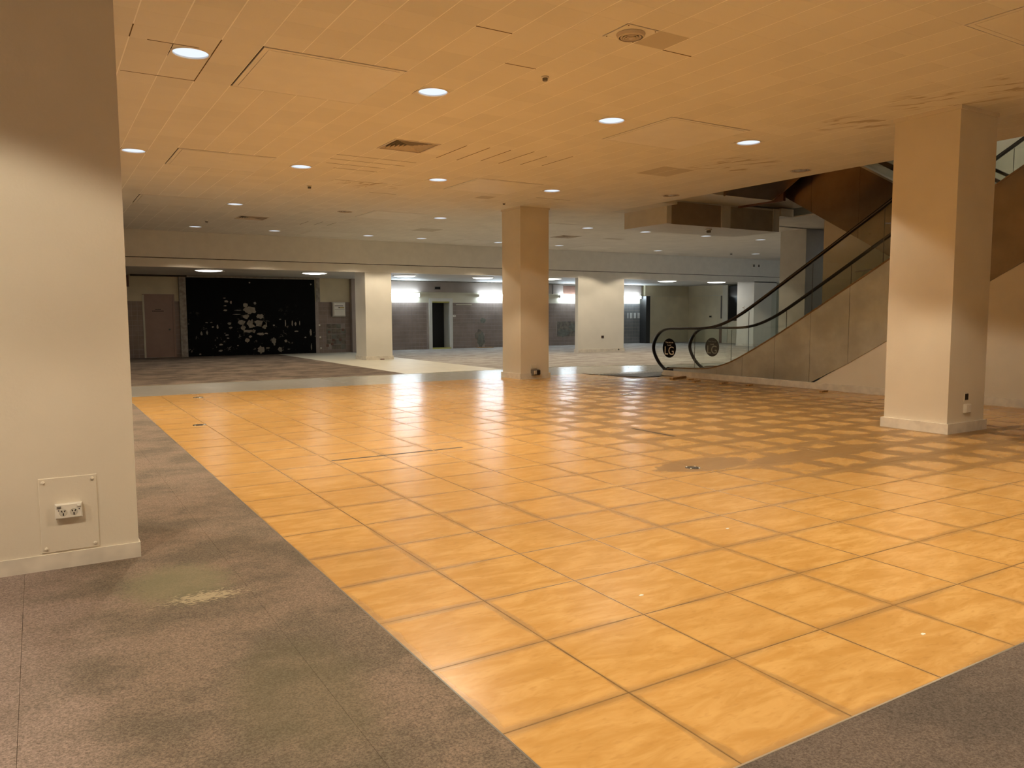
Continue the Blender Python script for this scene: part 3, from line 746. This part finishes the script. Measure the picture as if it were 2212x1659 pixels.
for sx, cx in ((-1, -0.030), (1, 0.026)):
    sk = MB().lathe([(0, -0.0316), (0.021, -0.0316), (0.022, -0.030), (0.022, -0.029)], 24, (cx, 0, 0.038), 'y').build('socket', plain('socket_face', (0.60, 0.58, 0.51), 0.35), o)
    for q in range(3):
        dx, dz, w_, h_, ro = ((-0.008, 0.008, 0.0028, 0.006, 0.5), (0.008, 0.008, 0.0028, 0.006, -0.5), (0.0, -0.011, 0.003, 0.008, 0))[q]
        pts = [(dx+math.cos(ro)*a-math.sin(ro)*b+cx, dz+math.sin(ro)*a+math.cos(ro)*b+0.038) for a, b in ((-w_, -h_), (w_, -h_), (w_, h_), (-w_, h_))]
        MB().prism_y(pts, -0.0325, -0.031).build('pin_slot', 'ink', sk)
    rx = -0.052 if sx < 0 else 0.055
    MB().cham(rx-0.011, rx+0.011, -0.035, -0.029, 0.066, 0.078, 0.002, 'y', -1).build('switch', 'plastic' if sx > 0 else 'greyplastic', o)
    MB().lathe([(0, -0.0318), (0.0035, -0.0316), (0.0035, -0.030)], 10, (rx+(-0.002 if sx < 0 else 0), 0, 0.052), 'y').build('screw', 'ink', o)
o = empty('data_outlet', (10.195, 5.46, 0.455), 'small square black data outlet on the right column', 'outlet')
MB().cham(-0.055, 0.055, -0.006, 0, -0.06, 0.06, 0.002, 'y', -1).build('plate', 'cream', o); MB().box(-0.035, 0.035, -0.010, -0.005, -0.04, 0.04).build('opening', 'ink', o)
o = empty('power_outlet', (10.20, 5.46, 0.305), 'white single power point below the black data outlet on the right column', 'outlet')
MB().cham(-0.06, 0.06, -0.04, 0, -0.055, 0.055, 0.008, 'y', -1).build('plate', 'plastic', o); MB().box(0.0, 0.03, -0.046, -0.038, 0.02, 0.035).build('switch', 'skirt', o)
o = empty('power_outlet', (10.16, 15.66, 0.30), 'cream switch plate above the grey plug on the middle column', 'outlet')
MB().cham(-0.075, 0.075, -0.025, 0, -0.055, 0.055, 0.006, 'y', -1).build('plate', 'cream', o); MB().box(-0.02, 0.03, -0.03, -0.022, -0.01, 0.03).build('switch', 'cream', o)
o = empty('plug_adaptor', (10.18, 15.66, 0.155), 'dark grey plug adaptor low on the middle column', 'plug')
MB().cham(-0.10, 0.12, -0.08, 0, -0.07, 0.065, 0.012, 'y', -1).build('body', 'greyplastic', o)
MB().cham(-0.06, 0.02, -0.092, -0.07, -0.045, 0.045, 0.008, 'y', -1).build('face', 'ventpaint', o)
MB().cham(0.03, 0.125, -0.09, -0.07, -0.055, 0.05, 0.008, 'y', -1).build('cap', 'rubber', o)

# ================================================================== LIGHT FITTINGS
def downlight_proto(on, power=1.0):
    r = bpy.data.objects.new('downlight', None); C.objects.link(r)
    MB().lathe([(0.164, 0.012), (0.164, -0.004), (0.170, -0.008), (0.180, -0.007), (0.1835, 0.0), (0.18, 0.0005)], 32).build('trim_ring', 'plastic' if on else 'ventpaint', r, smooth=True)
    MB().lathe([(0.165, 0.0), (0.158, 0.06), (0.140, 0.13), (0.110, 0.20), (0.0, 0.205)], 32).build('reflector', 'chrome', r, smooth=True)
    if on:
        MB().lathe([(0.0, 0.002), (0.08, 0.003), (0.150, 0.008), (0.1645, 0.014)], 32).build('lens', 'lens', r, smooth=True)
        li = bpy.data.lights.new('downlight_lamp', 'SPOT'); li.energy = SPOT_W*power; li.color = SPOT_COL
        li.spot_size = math.radians(122); li.spot_blend = 0.14; li.shadow_soft_size = 0.10
        lo = bpy.data.objects.new('lamp', li); C.objects.link(lo); lo.parent = r; lo.location = (0, 0, -0.05)
    else:
        MB().lathe([(0.0, 0.09), (0.03, 0.10), (0.045, 0.13), (0.03, 0.2)], 16).build('bulb', 'plastic', r, smooth=True)
    return r
pon, poff, pdim = downlight_proto(True), downlight_proto(False), downlight_proto(True, 0.14)
pfar = downlight_proto(True, 0.52)
used = {True: False, False: False, 'dim': False, 'far': False}
ORD = ['first', 'second', 'third', 'fourth', 'fifth', 'sixth', 'seventh', 'eighth', 'ninth']
def place_light(x, y, label, on=True):
    p = {True: pon, False: poff, 'dim': pdim, 'far': pfar}[on]
    o = copy_tree(p) if used[on] else p
    used[on] = True
    o.location = (x, y, CZ); tag(o, label, 'downlight', 'recessed ceiling downlights')
for row, nm in ((rowA, 'nearest'), (rowB, 'second nearest'), (rowC, 'third nearest'), (rowD, 'farthest')):
    for k, (x, y) in enumerate(row): place_light(x, y, 'lit round recessed downlight, %s from the left in the %s ceiling row' % (ORD[k], nm), 'dim' if (x, y) == (9.175, 13.435) else ('far' if y > 15 and (x, y) != (9.175, 18.615) else True))
place_light(offs[0][0], offs[0][1], 'unlit round downlight between lit ones in the third ceiling row', False)
place_light(offs[1][0], offs[1][1], 'unlit round downlight near the ceiling edge left of the escalator bulkhead', False)
place_light(offs[2][0], offs[2][1], 'unlit round downlight at the ceiling edge left of the right column', False)
for x, y in hid: place_light(x, y, 'lit round recessed downlight above or behind the camera, out of frame')
# round surface lights under the low ceiling
po = bpy.data.objects.new('ceiling_light', None); C.objects.link(po)
MB().lathe([(0.46, 0.0), (0.46, -0.025), (0.445, -0.03), (0.43, -0.02)], 40).build('rim', 'plastic', po, smooth=True)
MB().lathe([(0.0, -0.065), (0.2, -0.060), (0.36, -0.042), (0.435, -0.018)], 40).build('lens', 'oyster', po, smooth=True)
vs = MB().box(0.38, 0.62, 0.55, 0.85, -0.02, 0.0).build('vent_square', 'plastic', po)
ORX = [(4.98, 27.5), (8.58, 27.6), (12.2, 27.9), (15.65, 27.9), (18.75, 27.5), (22.0, 27.5), (24.85, 27.0), (27.8, 26.8), (1.4, 27.5)]
names = ['over the pink door side', 'over the right half of the black panel', 'right of the far white column', 'above the dark doorway', 'left of the wide white pillar', 'hidden behind the wide white pillar',
         'right of the wide white pillar', 'in front of the narrow dark window', 'hidden behind the left column']
for k, (x, y) in enumerate(ORX):
    q = copy_tree(po) if k else po
    q.location = (x, y, 3.07); tag(q, 'large round glowing light under the low ceiling '+names[k], 'ceiling light', 'round lights under the low ceiling')
# fluorescent battens on the tiled wall
pf = bpy.data.objects.new('fluorescent_light', None); C.objects.link(pf)
MB().box(-0.72, 0.72, -0.05, 0.0, -0.05, 0.06).build('housing', 'plastic', pf)
MB().cham(-0.71, 0.71, -0.15, -0.05, -0.075, 0.075, 0.02, 'y', -1).build('diffuser', 'fluo', pf)
for s_ in (-1, 1): MB().box(s_*0.72-0.012, s_*0.72+0.012, -0.14, 0, -0.07, 0.07).build('end_cap', 'plastic', pf)
for k, (x, l) in enumerate(((13.92, 'left of the dark doorway'), (18.40, 'left of the middle column'), (23.0, 'under the brown board'), (26.80, 'right of the wide white pillar'))):
    q = copy_tree(pf) if k else pf
    q.location = (x, YT-0.052, 2.435); tag(q, 'glaring white fluorescent batten on the tiled wall '+l, 'light', 'fluorescent battens on the tiled wall')

for bx in (24.6, 27.6, 30.4):  # unseen battens added to throw cool light on the bulkhead's right end
  q = copy_tree(pf); q.location = (bx, 14.6, CZ-0.001); q.rotation_euler = (math.pi/2, 0, 0)
  tag(q, 'added ceiling fluorescent batten behind the escalators, out of sight', 'light', 'added fluorescent battens out of sight')
# ================================================================== CEILING HATCHES, VENTS, DETECTORS
hl = ['large square access hatch nearest the left column', 'square access hatch in front of the right column', 'square access hatch second from the left column', 'square access hatch near the middle column top',
      'pale square access hatch, third along the left', 'square access hatch left of the middle column, far row', 'faint square hatch near the bulkhead left of the middle column',
      'square hatch right of the middle column', 'faint square hatch by the bulkhead right of the middle column', 'faint square hatch by the bulkhead above the wide pillar', 'square access hatch at the top right corner of the view']
hproto = bpy.data.objects.new('ceiling_hatch', None); C.objects.link(hproto)
W4 = 4*CP; a, b = 0.004, 0.055
MB().box(0.0, W4, 0.0, W4, 0.012, 0.025).build('gap_backing', 'hatchgap', hproto)
MB().box(a+.016, W4-a, a+.026, b+.022, 0.0, 0.012).box(a+.016, W4-a, W4-b, W4-a-.004, 0.0, 0.012).box(a+.016, b+.014, b+.022, W4-b, 0.0, 0.012).box(W4-b, W4-a, b+.022, W4-b, 0.0, 0.012).build('frame', 'panelpaint', hproto)
MB().box(b+.018, W4-b-.003, b+.027, W4-b-.006, -0.002, 0.012).build('panel', 'panelpaint', hproto)
for k, (x, y, nx, ny) in enumerate(HATCH):
    q = copy_tree(hproto) if k else hproto
    q.location = (x, y, CZ); tag(q, hl[k]+' in the tiled ceiling', 'access hatch', 'square ceiling hatches')
def louvre(x, y, label):
    r = empty('ceiling_vent', (x+CP, y+CP, CZ), label, 'vent', 'louvred ceiling vents')
    h = CP-0.004
    MB().box(-h, h, -h, h, 0.085, 0.10).build('plenum', 'black', r)
    fr = MB()
    for k, (x0, x1, y0, y1) in enumerate(((-h, h, -h, -h+.03), (-h, h, h-.03, h), (-h, -h+.03, -h+.03, h-.03), (h-.03, h, -h+.03, h-.03))): fr.box(x0, x1, y0, y1, -0.006, 0.012)
    fr.build('frame', 'ventpaint', r)
    for k in range(6):
        o_ = h-0.045-k*0.052; i_ = o_-0.026
        if i_ < 0.01: i_ = 0.01
        mb = MB(); bb = 0
        mb.v = [(-o_, -o_, -0.002), (o_, -o_, -0.002), (o_, o_, -0.002), (-o_, o_, -0.002), (-i_, -i_, 0.034), (i_, -i_, 0.034), (i_, i_, 0.034), (-i_, i_, 0.034)]
        mb.v += [(p[0], p[1], p[2]+0.004) for p in mb.v]
        for q in range(4):
            t = (q+1) % 4
            mb.f += [(q, t, 4+t, 4+q), (8+q, 12+q, 12+t, 8+t), (q, 8+q, 8+t, t), (4+q, 4+t, 12+t, 12+q)]
        mb.build('slat', 'ventpaint', r)
louvre(VENT[0][0], VENT[0][1], 'square louvred air vent with dark slats in the near ceiling')
louvre(VENT[1][0], VENT[1][1], 'square louvred air vent far off on the left ceiling')
louvre(VENT[2][0], VENT[2][1], 'dark square air vent in the ceiling right of the middle column')
o = empty('air_diffuser', (4.55+CP/2, 5.48+CP/2, CZ), 'round air diffuser in a screwed square plate at the top of the view', 'diffuser')
h = CP/2-0.01
MB().box(-h, h, -h, h, -0.004, 0.008).build('plate', 'panelpaint', o)
for k in range(4): MB().lathe([(0, -0.009), (0.006, -0.007), (0.007, -0.004)], 10, ((-1, 1)[k % 2]*(h-.02), (-1, 1)[k//2]*(h-.02), 0)).build('screw', 'crack', o)
MB().lathe([(0.128, -0.002), (0.132, -0.010), (0.120, -0.034), (0.108, -0.040), (0.104, -0.02), (0.110, -0.004)], 40, close=True).build('outer_ring', 'ventpaint', o, smooth=True)
MB().lathe([(0.0, -0.0055), (0.115, -0.0055), (0.115, -0.0045)], 32).build('throat', 'hatchgap', o)
for r0, z0 in ((0.095, -0.036), (0.072, -0.040), (0.048, -0.044)):
    MB().lathe([(r0, z0), (r0-0.008, z0-0.003), (r0-0.022, z0+0.014), (r0-0.018, z0+0.018)], 36, close=True).build('cone_ring', 'ventpaint', o, smooth=True)
MB().lathe([(0.0, -0.049), (0.022, -0.046), (0.026, -0.03), (0.01, -0.01)], 24).build('hub', 'ventpaint', o, smooth=True)
def detector(x, y, z, label, s=1.0, mat='ventpaint'):
    r = empty('smoke_detector', (x, y, z), label, 'detector', 'ceiling detectors')
    MB().lathe([(0.040*s, 0.0), (0.042*s, -0.012*s), (0.030*s, -0.016*s), (0.030*s, -0.004*s)], 20).build('base', 'plastic', r, smooth=True)
    MB().lathe([(0.028*s, -0.012*s), (0.028*s, -0.040*s), (0.022*s, -0.046*s), (0.0, -0.047*s)], 20).build('head', mat, r, smooth=True)
detector(4.78, 7.13, CZ, 'small detector on the ceiling right of the second near downlight', 1.0, 'greyplastic')
detector(4.70, 15.3, CZ, 'small dark detector behind the louvred vent on the ceiling', 1.2, 'greyplastic')
detector(4.0, 22.1, CZ, 'small detector by the far left ceiling vent', 1.2, 'greyplastic')
detector(9.2, 15.4, CZ, 'small detector right beside the middle column top', 1.0, 'greyplastic')
detector(24.9, 23.2, CZ, 'small detector far off on the right ceiling near the bulkhead', 1.6, 'greyplastic')
detector(14.63, 14.4, 3.67, 'cone shaped detector under the bulkhead box left of the escalator', 2.0, 'greyplastic')

# ================================================================== FLOOR FITTINGS AND DEBRIS
def floor_outlet(x, y, label, r=0.075):
    o = empty('floor_outlet', (x, y, 0), label, 'floor outlet', 'round floor outlets')
    MB().lathe([(r*0.72, 0.001), (r*0.74, 0.006), (r, 0.004), (r*1.03, 0.0)], 28).build('ring', 'chrome', o, smooth=True)
    MB().lathe([(0, 0.0014), (r*0.73, 0.0014), (r*0.73, 0.001)], 24).build('well', 'ink', o)
    for k in range(4):
        a = k*math.pi/2+0.5; MB().lathe([(0, 0.011), (0.007, 0.009), (0.009, 0.003)], 8, (math.cos(a)*r*.86, math.sin(a)*r*.86, 0)).build('screw', 'plastic', o)
    MB().box(-r*.7, r*.7, -0.006, 0.006, 0.0015, 0.004).build('cross_bar', 'chrome', o)
floor_outlet(5.53, 5.60, 'round chrome floor outlet in the stained patch of tiles')
floor_outlet(1.90, 11.6, 'small worn floor outlet on the tiles at the far left', 0.09)
floor_outlet(2.55, 15.6, 'small floor outlet near the grey strip at the far left', 0.09)
floor_outlet(9.6, 11.55, 'floor outlet far off in front of the escalator', 0.11)
def offcut(x, y, L, rz, label, wid=0.05, hgt=0.035):
    o = MB().cham(-L/2, L/2, -wid/2, wid/2, 0, hgt, 0.006).build('timber_offcut', 'timber'); o.location = (x, y, 0.0); o.rotation_euler = (0, 0, rz)
    tag(o, label, 'offcut', 'timber offcuts by the escalator'); return o
offcut(12.98, 13.68, 0.62, 0.28, 'longest timber offcut on the floor by the escalator foot', 0.09, 0.05)
offcut(12.98, 13.28, 0.20, 0.1, 'short timber offcut just in front of the longest one', 0.07, 0.03)
offcut(12.75, 12.85, 0.24, 0.2, 'timber offcut second along the escalator base', 0.07, 0.035)
offcut(12.85, 12.12, 0.28, 0.2, 'timber offcut third along the escalator base', 0.07, 0.035)
offcut(12.97, 11.5, 0.22, 0.3, 'timber offcut fourth along the escalator base', 0.07, 0.035)
offcut(13.1, 9.75, 0.24, 0.2, 'timber offcut on the floor near the right column', 0.06, 0.03)
for k, (x, y, l) in enumerate(((4.15, 3.85, 'tiny white paper scrap on the orange tiles'), (2.75, 3.16, 'tiny white chip on the near orange tiles'), (3.55, 2.05, 'tiny pale flake near the front carpet edge'))):
    pts = [(x+0.016*math.cos(t*1.3)*(1+.3*(t % 2)), y+0.010*math.sin(t*1.3)) for t in range(5)]
    tag(MB().prism_z(pts, 0.0, 0.002).build('paper_scrap', 'plastic'), l, 'scrap', 'scraps on the floor')

# ================================================================== ESCALATORS
SL = 0.594
rail = smooth_path([(14.78, 0.13), (15.07, 0.33), (15.26, 0.66), (15.12, 0.97), (14.80, 1.135), (14.2, 1.16), (13.47, 1.18), (12.95, 1.275), (12.4, 1.49), (11.75, 1.85), (10.58, 2.54), (8.81, 3.59)], 6)
rail += [(8.81-k, 3.59+SL*k) for k in (1, 2, 3)] + [(5.2, 5.70), (4.7, 5.88), (4.2, 5.93), (2.6, 5.93)]
deck = smooth_path([(14.62, 0.17), (14.41, 0.205), (13.68, 0.23), (13.22, 0.265), (12.86, 0.345), (12.51, 0.46), (12.11, 0.645), (11.59, 0.91), (10.99, 1.235), (9.9, 1.865), (8.92, 2.43)], 4)
deck += [(8.92-k, 2.43+SL*k) for k in (1, 2, 3)] + [(5.2, 4.64), (4.7, 4.82), (2.6, 4.86)]
def at(path, y):
    for (a, za), (b, zb) in zip(path, path[1:]):
        if (a-y)*(b-y) <= 0 and abs(a-b) > 1e-9: return za+(zb-za)*(y-a)/(b-a)
    return path[-1][1]
XC = 13.50
BOT0 = 10.32
def low(y): return max(0.13, 0.10+(BOT0-y)*0.578)
esc = empty('escalator', (14.3, 14.6, 0), 'long steel clad escalator with glass balustrades rising from this floor to the right', 'escalator')
def ep(mb, name, mat, smooth=False): 
    mb.v = [(x-14.3, y-14.6, z) for x, y, z in mb.v]; return mb.build(name, mat, esc, smooth=smooth)
seams = [14.60, 12.96, 12.19, 11.30, 10.41, 9.53, 8.63, 7.02, 5.5, 4.0]
for a, b in zip(seams, seams[1:]):
    ys = [a-0.003] + [y for y, _ in deck if b+0.004 < y < a-0.004] + [b+0.003]
    top = [(y, at(deck, y)-0.022) for y in ys]
    bl = [(y, low(y)) for y in ([b+0.003] + ([BOT0+0.05] if b < BOT0+0.05 < a else []) + [a-0.003])]
    ep(MB().prism_x(top+bl, XC, XC+0.03), 'cladding_panel', 'steel' if b > 7.5 else 'steelbrown')
ep(MB().prism_x([(14.80, 0.13), (14.60, 0.215), (14.41, 0.20), (14.41, 0.13)], XC-0.01, XC+0.16), 'newel_shoe', 'rubber')
ep(MB().sweep(deck, [(XC-0.012, -0.022), (XC+0.20, -0.022), (XC+0.20, 0.006), (XC-0.012, 0.006)]), 'deck_strip', 'bronze')
ep(MB().sweep(deck, [(14.78, -0.022), (15.05, -0.022), (15.05, 0.006), (14.78, 0.006)]), 'deck_strip', 'bronze')
for xg, xr in ((13.64, 13.62), (14.90, 14.90)):
    sect = [(xr-0.042, 0.0), (xr-0.048, -0.022), (xr-0.036, -0.043), (xr, -0.050), (xr+0.036, -0.043), (xr+0.048, -0.022), (xr+0.042, 0.0), (xr+0.018, 0.012), (xr-0.018, 0.012)]
    ep(MB().sweep(rail, [(x, -o) for x, o in sect]), 'handrail', 'rubber', True)
    cuts = [13.82, 12.15, 10.50, 8.95, 7.35, 5.75, 4.2]
    # newel pane
    pr = [p for k, p in enumerate(rail) if p[0] > 13.82 or k < 6]
    pr = [p for p in pr]
    tp = [(y, z) for (y, z) in pr] + [(13.823, at(rail[30:], 13.823))]
    bt = [(13.823, at(deck, 13.823)), (14.55, at(deck, 14.55))]
    ep(MB().prism_x(tp+bt, xg-0.006, xg+0.006), 'glass_pane', 'glass')
    for a, b in zip(cuts, cuts[1:]):
        ys = [a-0.003-(a-b-0.006)*k/8 for k in range(9)]
        ep(MB().prism_x([(y, at(rail[30:], y)) for y in ys]+[(y, at(deck, y)) for y in reversed(ys)], xg-0.006, xg+0.006), 'glass_pane', 'glass')
        ep(MB().box(xg-0.007, xg+0.007, a-0.003, a+0.003, at(deck, a), at(rail[30:], a)-0.03), 'glass_joint', 'greyplastic')
# inner skirts, steps and comb plate
for x in (13.71, 14.77):
    ep(MB().prism_x([(y, z-0.02) for y, z in deck]+[(2.6, 4.3)]+[(y, max(-0.02, z-0.45)) for y, z in reversed(deck)], x, x+0.01), 'inner_skirt', 'steel')
for k in range(17):
    y = 13.0-k*0.46; z = 0.0+k*0.2732
    ep(MB().box(13.725, 14.765, y-0.40, y, z-0.02, z+0.0).prism_x([(y, z-0.28), (y, z), (y-0.02, z), (y-0.06, z-0.28)], 13.725, 14.765), 'step', 'darkmetal')
ep(MB().box(13.725, 14.765, 13.0, 14.6, -0.02, 0.006), 'landing_plate', 'darkmetal')
ep(MB().prism_z([(12.05, 15.95), (12.40, 15.30), (12.62, 14.55), (13.08, 14.45), (13.48, 14.75), (13.72, 14.5), (14.77, 14.5), (15.2, 14.9), (15.2, 15.95)], -0.02, 0.008), 'comb_plate', 'darkmetal')
for k in range(30): ep(MB().box(12.1+k*0.105, 12.145+k*0.105, 15.60-min(k, 9)*0.012, 15.93, 0.008, 0.012), 'plate_rib', 'alu')
# guard wedge boards where the flights cross
ep(MB().cham(13.60, 13.62, 11.33, 11.50, 1.02, 2.02, 0.004, 'x', -1), 'guard_board', 'glass')
ep(MB().prism_x([(9.48, 2.05), (9.02, 2.36), (9.30, 2.36)], 13.60, 13.612), 'guard_board', 'glass')
ep(MB().sweep([(9.50, 2.335), (9.02, 2.375)], [(13.598, -0.01), (13.615, -0.01), (13.615, 0.01), (13.598, 0.01)]), 'guard_edge', 'chrome')
# level discs with lettering
def level_sign(x, y, z, r, md, ml, label):
    d = empty('level_sign', (x, y, z), label, 'sign', 'round level signs on the escalator glass')
    MB().lathe([(0, 0.0), (r, 0.0), (r, 0.002), (0, 0.002)], 44, axis='x').build('disc', md, d)
    mt = Matrix(((0, 0, -1, -0.0025), (-1, 0, 0, 0), (0, 1, 0, 0), (0, 0, 0, 1)))
    text_mesh('LG', 0.30, 'lettering', ml, d, Matrix.Translation((0, 0, -0.075)) @ mt, 0.0012)
    text_mesh('You are on', 0.062, 'lettering', ml, d, Matrix.Translation((0, 0, 0.145)) @ mt, 0.0012)
    text_mesh('Level', 0.062, 'lettering', ml, d, Matrix.Translation((0, 0, 0.075)) @ mt, 0.0012)
level_sign(13.629, 14.70, 0.68, 0.243, 'sign', 'letter', 'round black sign reading LG on the nearer escalator glass')
level_sign(14.885, 14.46, 0.68, 0.243, 'signgrey', 'lettergrey', 'round faded sign reading LG on the farther escalator glass')

# wall and skirting under the escalator
wu = struct(MB().prism_x([(14.60, 0.0), (14.60, 0.12), (BOT0, 0.12), (2.0, 0.10+(BOT0-2.0)*0.578), (2.0, 4.9), (-9, 4.9), (-9, 0.0)], XC+0.022, XC+0.16), 'wall_right', 'cream', 'cream wall below the escalator cladding, running on past the right column', 'wall')
MB().prism_x([(14.83, 0.0), (14.72, 0.13), (11.1, 0.13), (11.1, 0.0)], XC-0.03, XC+0.04).build('baseboard', 'skirt', wu)
MB().prism_x([(11.095, 0.0), (11.095, 0.13), (-9, 0.15), (-9, 0.0)], XC-0.03, XC+0.04).build('baseboard', 'skirt', wu)

# crossing escalator rising to the left behind it
e2 = empty('escalator', (15.4, 11.6, 0), 'bronze clad escalator behind, rising to the upper floor towards the left', 'escalator')
def ep2(mb, name, mat, smooth=False):
    mb.v = [(x-15.4, y-11.6, z) for x, y, z in mb.v]; return mb.build(name, mat, e2, smooth=smooth)
def lo2(y): return 2.77+0.577*(y-10.04) if y < 12.68 else 4.293
def hi2(y): return min(4.23+0.60*(y-9.9), 5.35)
for a, b in zip((5.9, 7.6, 9.2, 10.72, 11.95, 12.95), (7.6, 9.2, 10.72, 11.95, 12.95, 13.9)):
    ys = [a+0.003]+[y for y in (11.766, 12.68) if a+0.003 < y < b-0.003]+[b-0.003]
    ep2(MB().prism_x([(y, hi2(y)) for y in ys]+[(y, lo2(y)) for y in reversed(ys)], 15.4, 15.43), 'cladding_panel', 'steelbrown')
ep2(MB().prism_x([(5.9, lo2(5.9)), (12.68, 4.293), (13.9, 4.293), (13.9, 4.33), (12.68, 4.33), (5.9, lo2(5.9)+0.04)], 15.43, 17.05), 'truss_soffit', 'steelbrown')
top2 = [(5.9, hi2(5.9)), (11.76, hi2(11.76)), (13.9, 5.35)]
ep2(MB().sweep(top2, [(15.38, -0.02), (15.62, -0.02), (15.62, 0.02), (15.38, 0.02)]), 'deck_strip', 'alu')
r2 = [(5.9, hi2(5.9)+0.95), (11.5, hi2(11.5)+0.95), (12.0, 6.30), (13.9, 6.32)]
for x in (15.55, 16.85):
    ep2(MB().sweep(r2, [(x-0.04, -0.03), (x+0.04, -0.03), (x+0.04, 0.03), (x-0.04, 0.03)]), 'handrail', 'rubber')
    for a, b in ((5.9, 7.6), (7.6, 9.2), (9.2, 10.8), (10.8, 12.4), (12.4, 13.9)):
        ep2(MB().prism_x([(a+.004, at(r2, a+.004)), (b-.004, at(r2, b-.004)), (b-.004, hi2(b)), (a+.004, hi2(a))], x-0.006, x+0.006), 'glass_pane', 'glass')
ep2(MB().sweep([(5.9, hi2(5.9)+0.22), (11.5, hi2(11.5)+0.22)], [(15.72, -0.05), (15.80, -0.05), (15.80, 0.05), (15.72, 0.05)]), 'step_chain_cover', 'rubber')
ep2(MB().prism_x([(2.2, 0), (11.6, 0), (11.6, lo2(11.6)), (5.2, lo2(5.2)), (2.2, 0.0)][:4], 15.42, 17.05), 'base_wall', 'cream')

# flight above, landing soffits and bulkhead box at the far end of the void
e3 = empty('escalator', (14.3, 12.8, 4.22), 'dark underside of the next escalator flight overhead in the void', 'escalator')
MB().prism_x([(0.0, 0.0), (-7.8, 4.50), (-7.8, 5.4), (-1.0, 1.3), (0.0, 1.1)], -0.78, 0.78).build('soffit_panel', 'steelbrown', e3)
MB().prism_x([(0.02, -0.02), (-7.8, 4.48), (-7.8, 5.4), (-1.0, 1.4), (0.02, 1.15)], -0.83, -0.785).build('side_panel', 'bronze', e3)
MB().prism_x([(0.02, -0.02), (-7.8, 4.48), (-7.8, 5.4), (-1.0, 1.4), (0.02, 1.15)], 0.785, 0.83).build('side_panel', 'bronze', e3)
lnd = struct(MB().box(12.36, 15.16, 12.82, 13.93, 4.22, 4.6).box(15.24, 17.2, 12.70, 15.5, 4.30, 4.6), 'ceiling_landing', 'soffit', 'pale landing soffit in the escalator void', 'soffit')
MB().box(15.16, 15.24, 12.55, 13.93, 4.18, 4.62).build('edge_channel', 'brownboard', lnd)
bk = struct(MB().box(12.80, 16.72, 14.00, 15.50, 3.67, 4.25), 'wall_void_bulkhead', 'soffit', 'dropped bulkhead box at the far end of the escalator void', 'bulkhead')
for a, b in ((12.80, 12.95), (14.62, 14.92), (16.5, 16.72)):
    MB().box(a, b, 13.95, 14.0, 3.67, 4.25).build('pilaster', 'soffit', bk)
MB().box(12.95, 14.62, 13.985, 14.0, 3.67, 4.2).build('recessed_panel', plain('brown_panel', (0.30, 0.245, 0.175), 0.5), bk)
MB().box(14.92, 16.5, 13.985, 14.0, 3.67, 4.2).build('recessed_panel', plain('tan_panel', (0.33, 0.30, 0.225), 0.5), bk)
MB().box(12.33, 12.80, 13.6, 15.50, CZ, CZ+0.15).box(16.72, 17.2, 13.9, 15.6, CZ, CZ+0.2).build('side_infill', 'soffit', bk)
# upper storey seen through the void
up = struct(MB().box(19.6, 19.8, -3, 18, 4.1, 8.6).box(12, 19.8, 17.8, 18, 4.5, 8.6), 'wall_upper', 'upwall', 'grey green wall of the upper storey seen through the void', 'wall')
MB().box(8, 19.8, -3, 18, 8.4, 8.6).build('upper_ceiling', 'upwall', up)
MB().box(12.20, 12.32, 2, 15.5, CZ+0.03, 4.9).build('void_edge', 'soffit', up)
for k, (x, y) in enumerate(((17.8, 5.0), (17.8, 9.0))):  # unseen lamps added to give the upper void some ambient light
    q = copy_tree(pon); q.location = (x, y, 8.4); tag(q, 'lit downlight added in the upper storey ceiling, out of frame', 'downlight', 'added upper storey downlights')
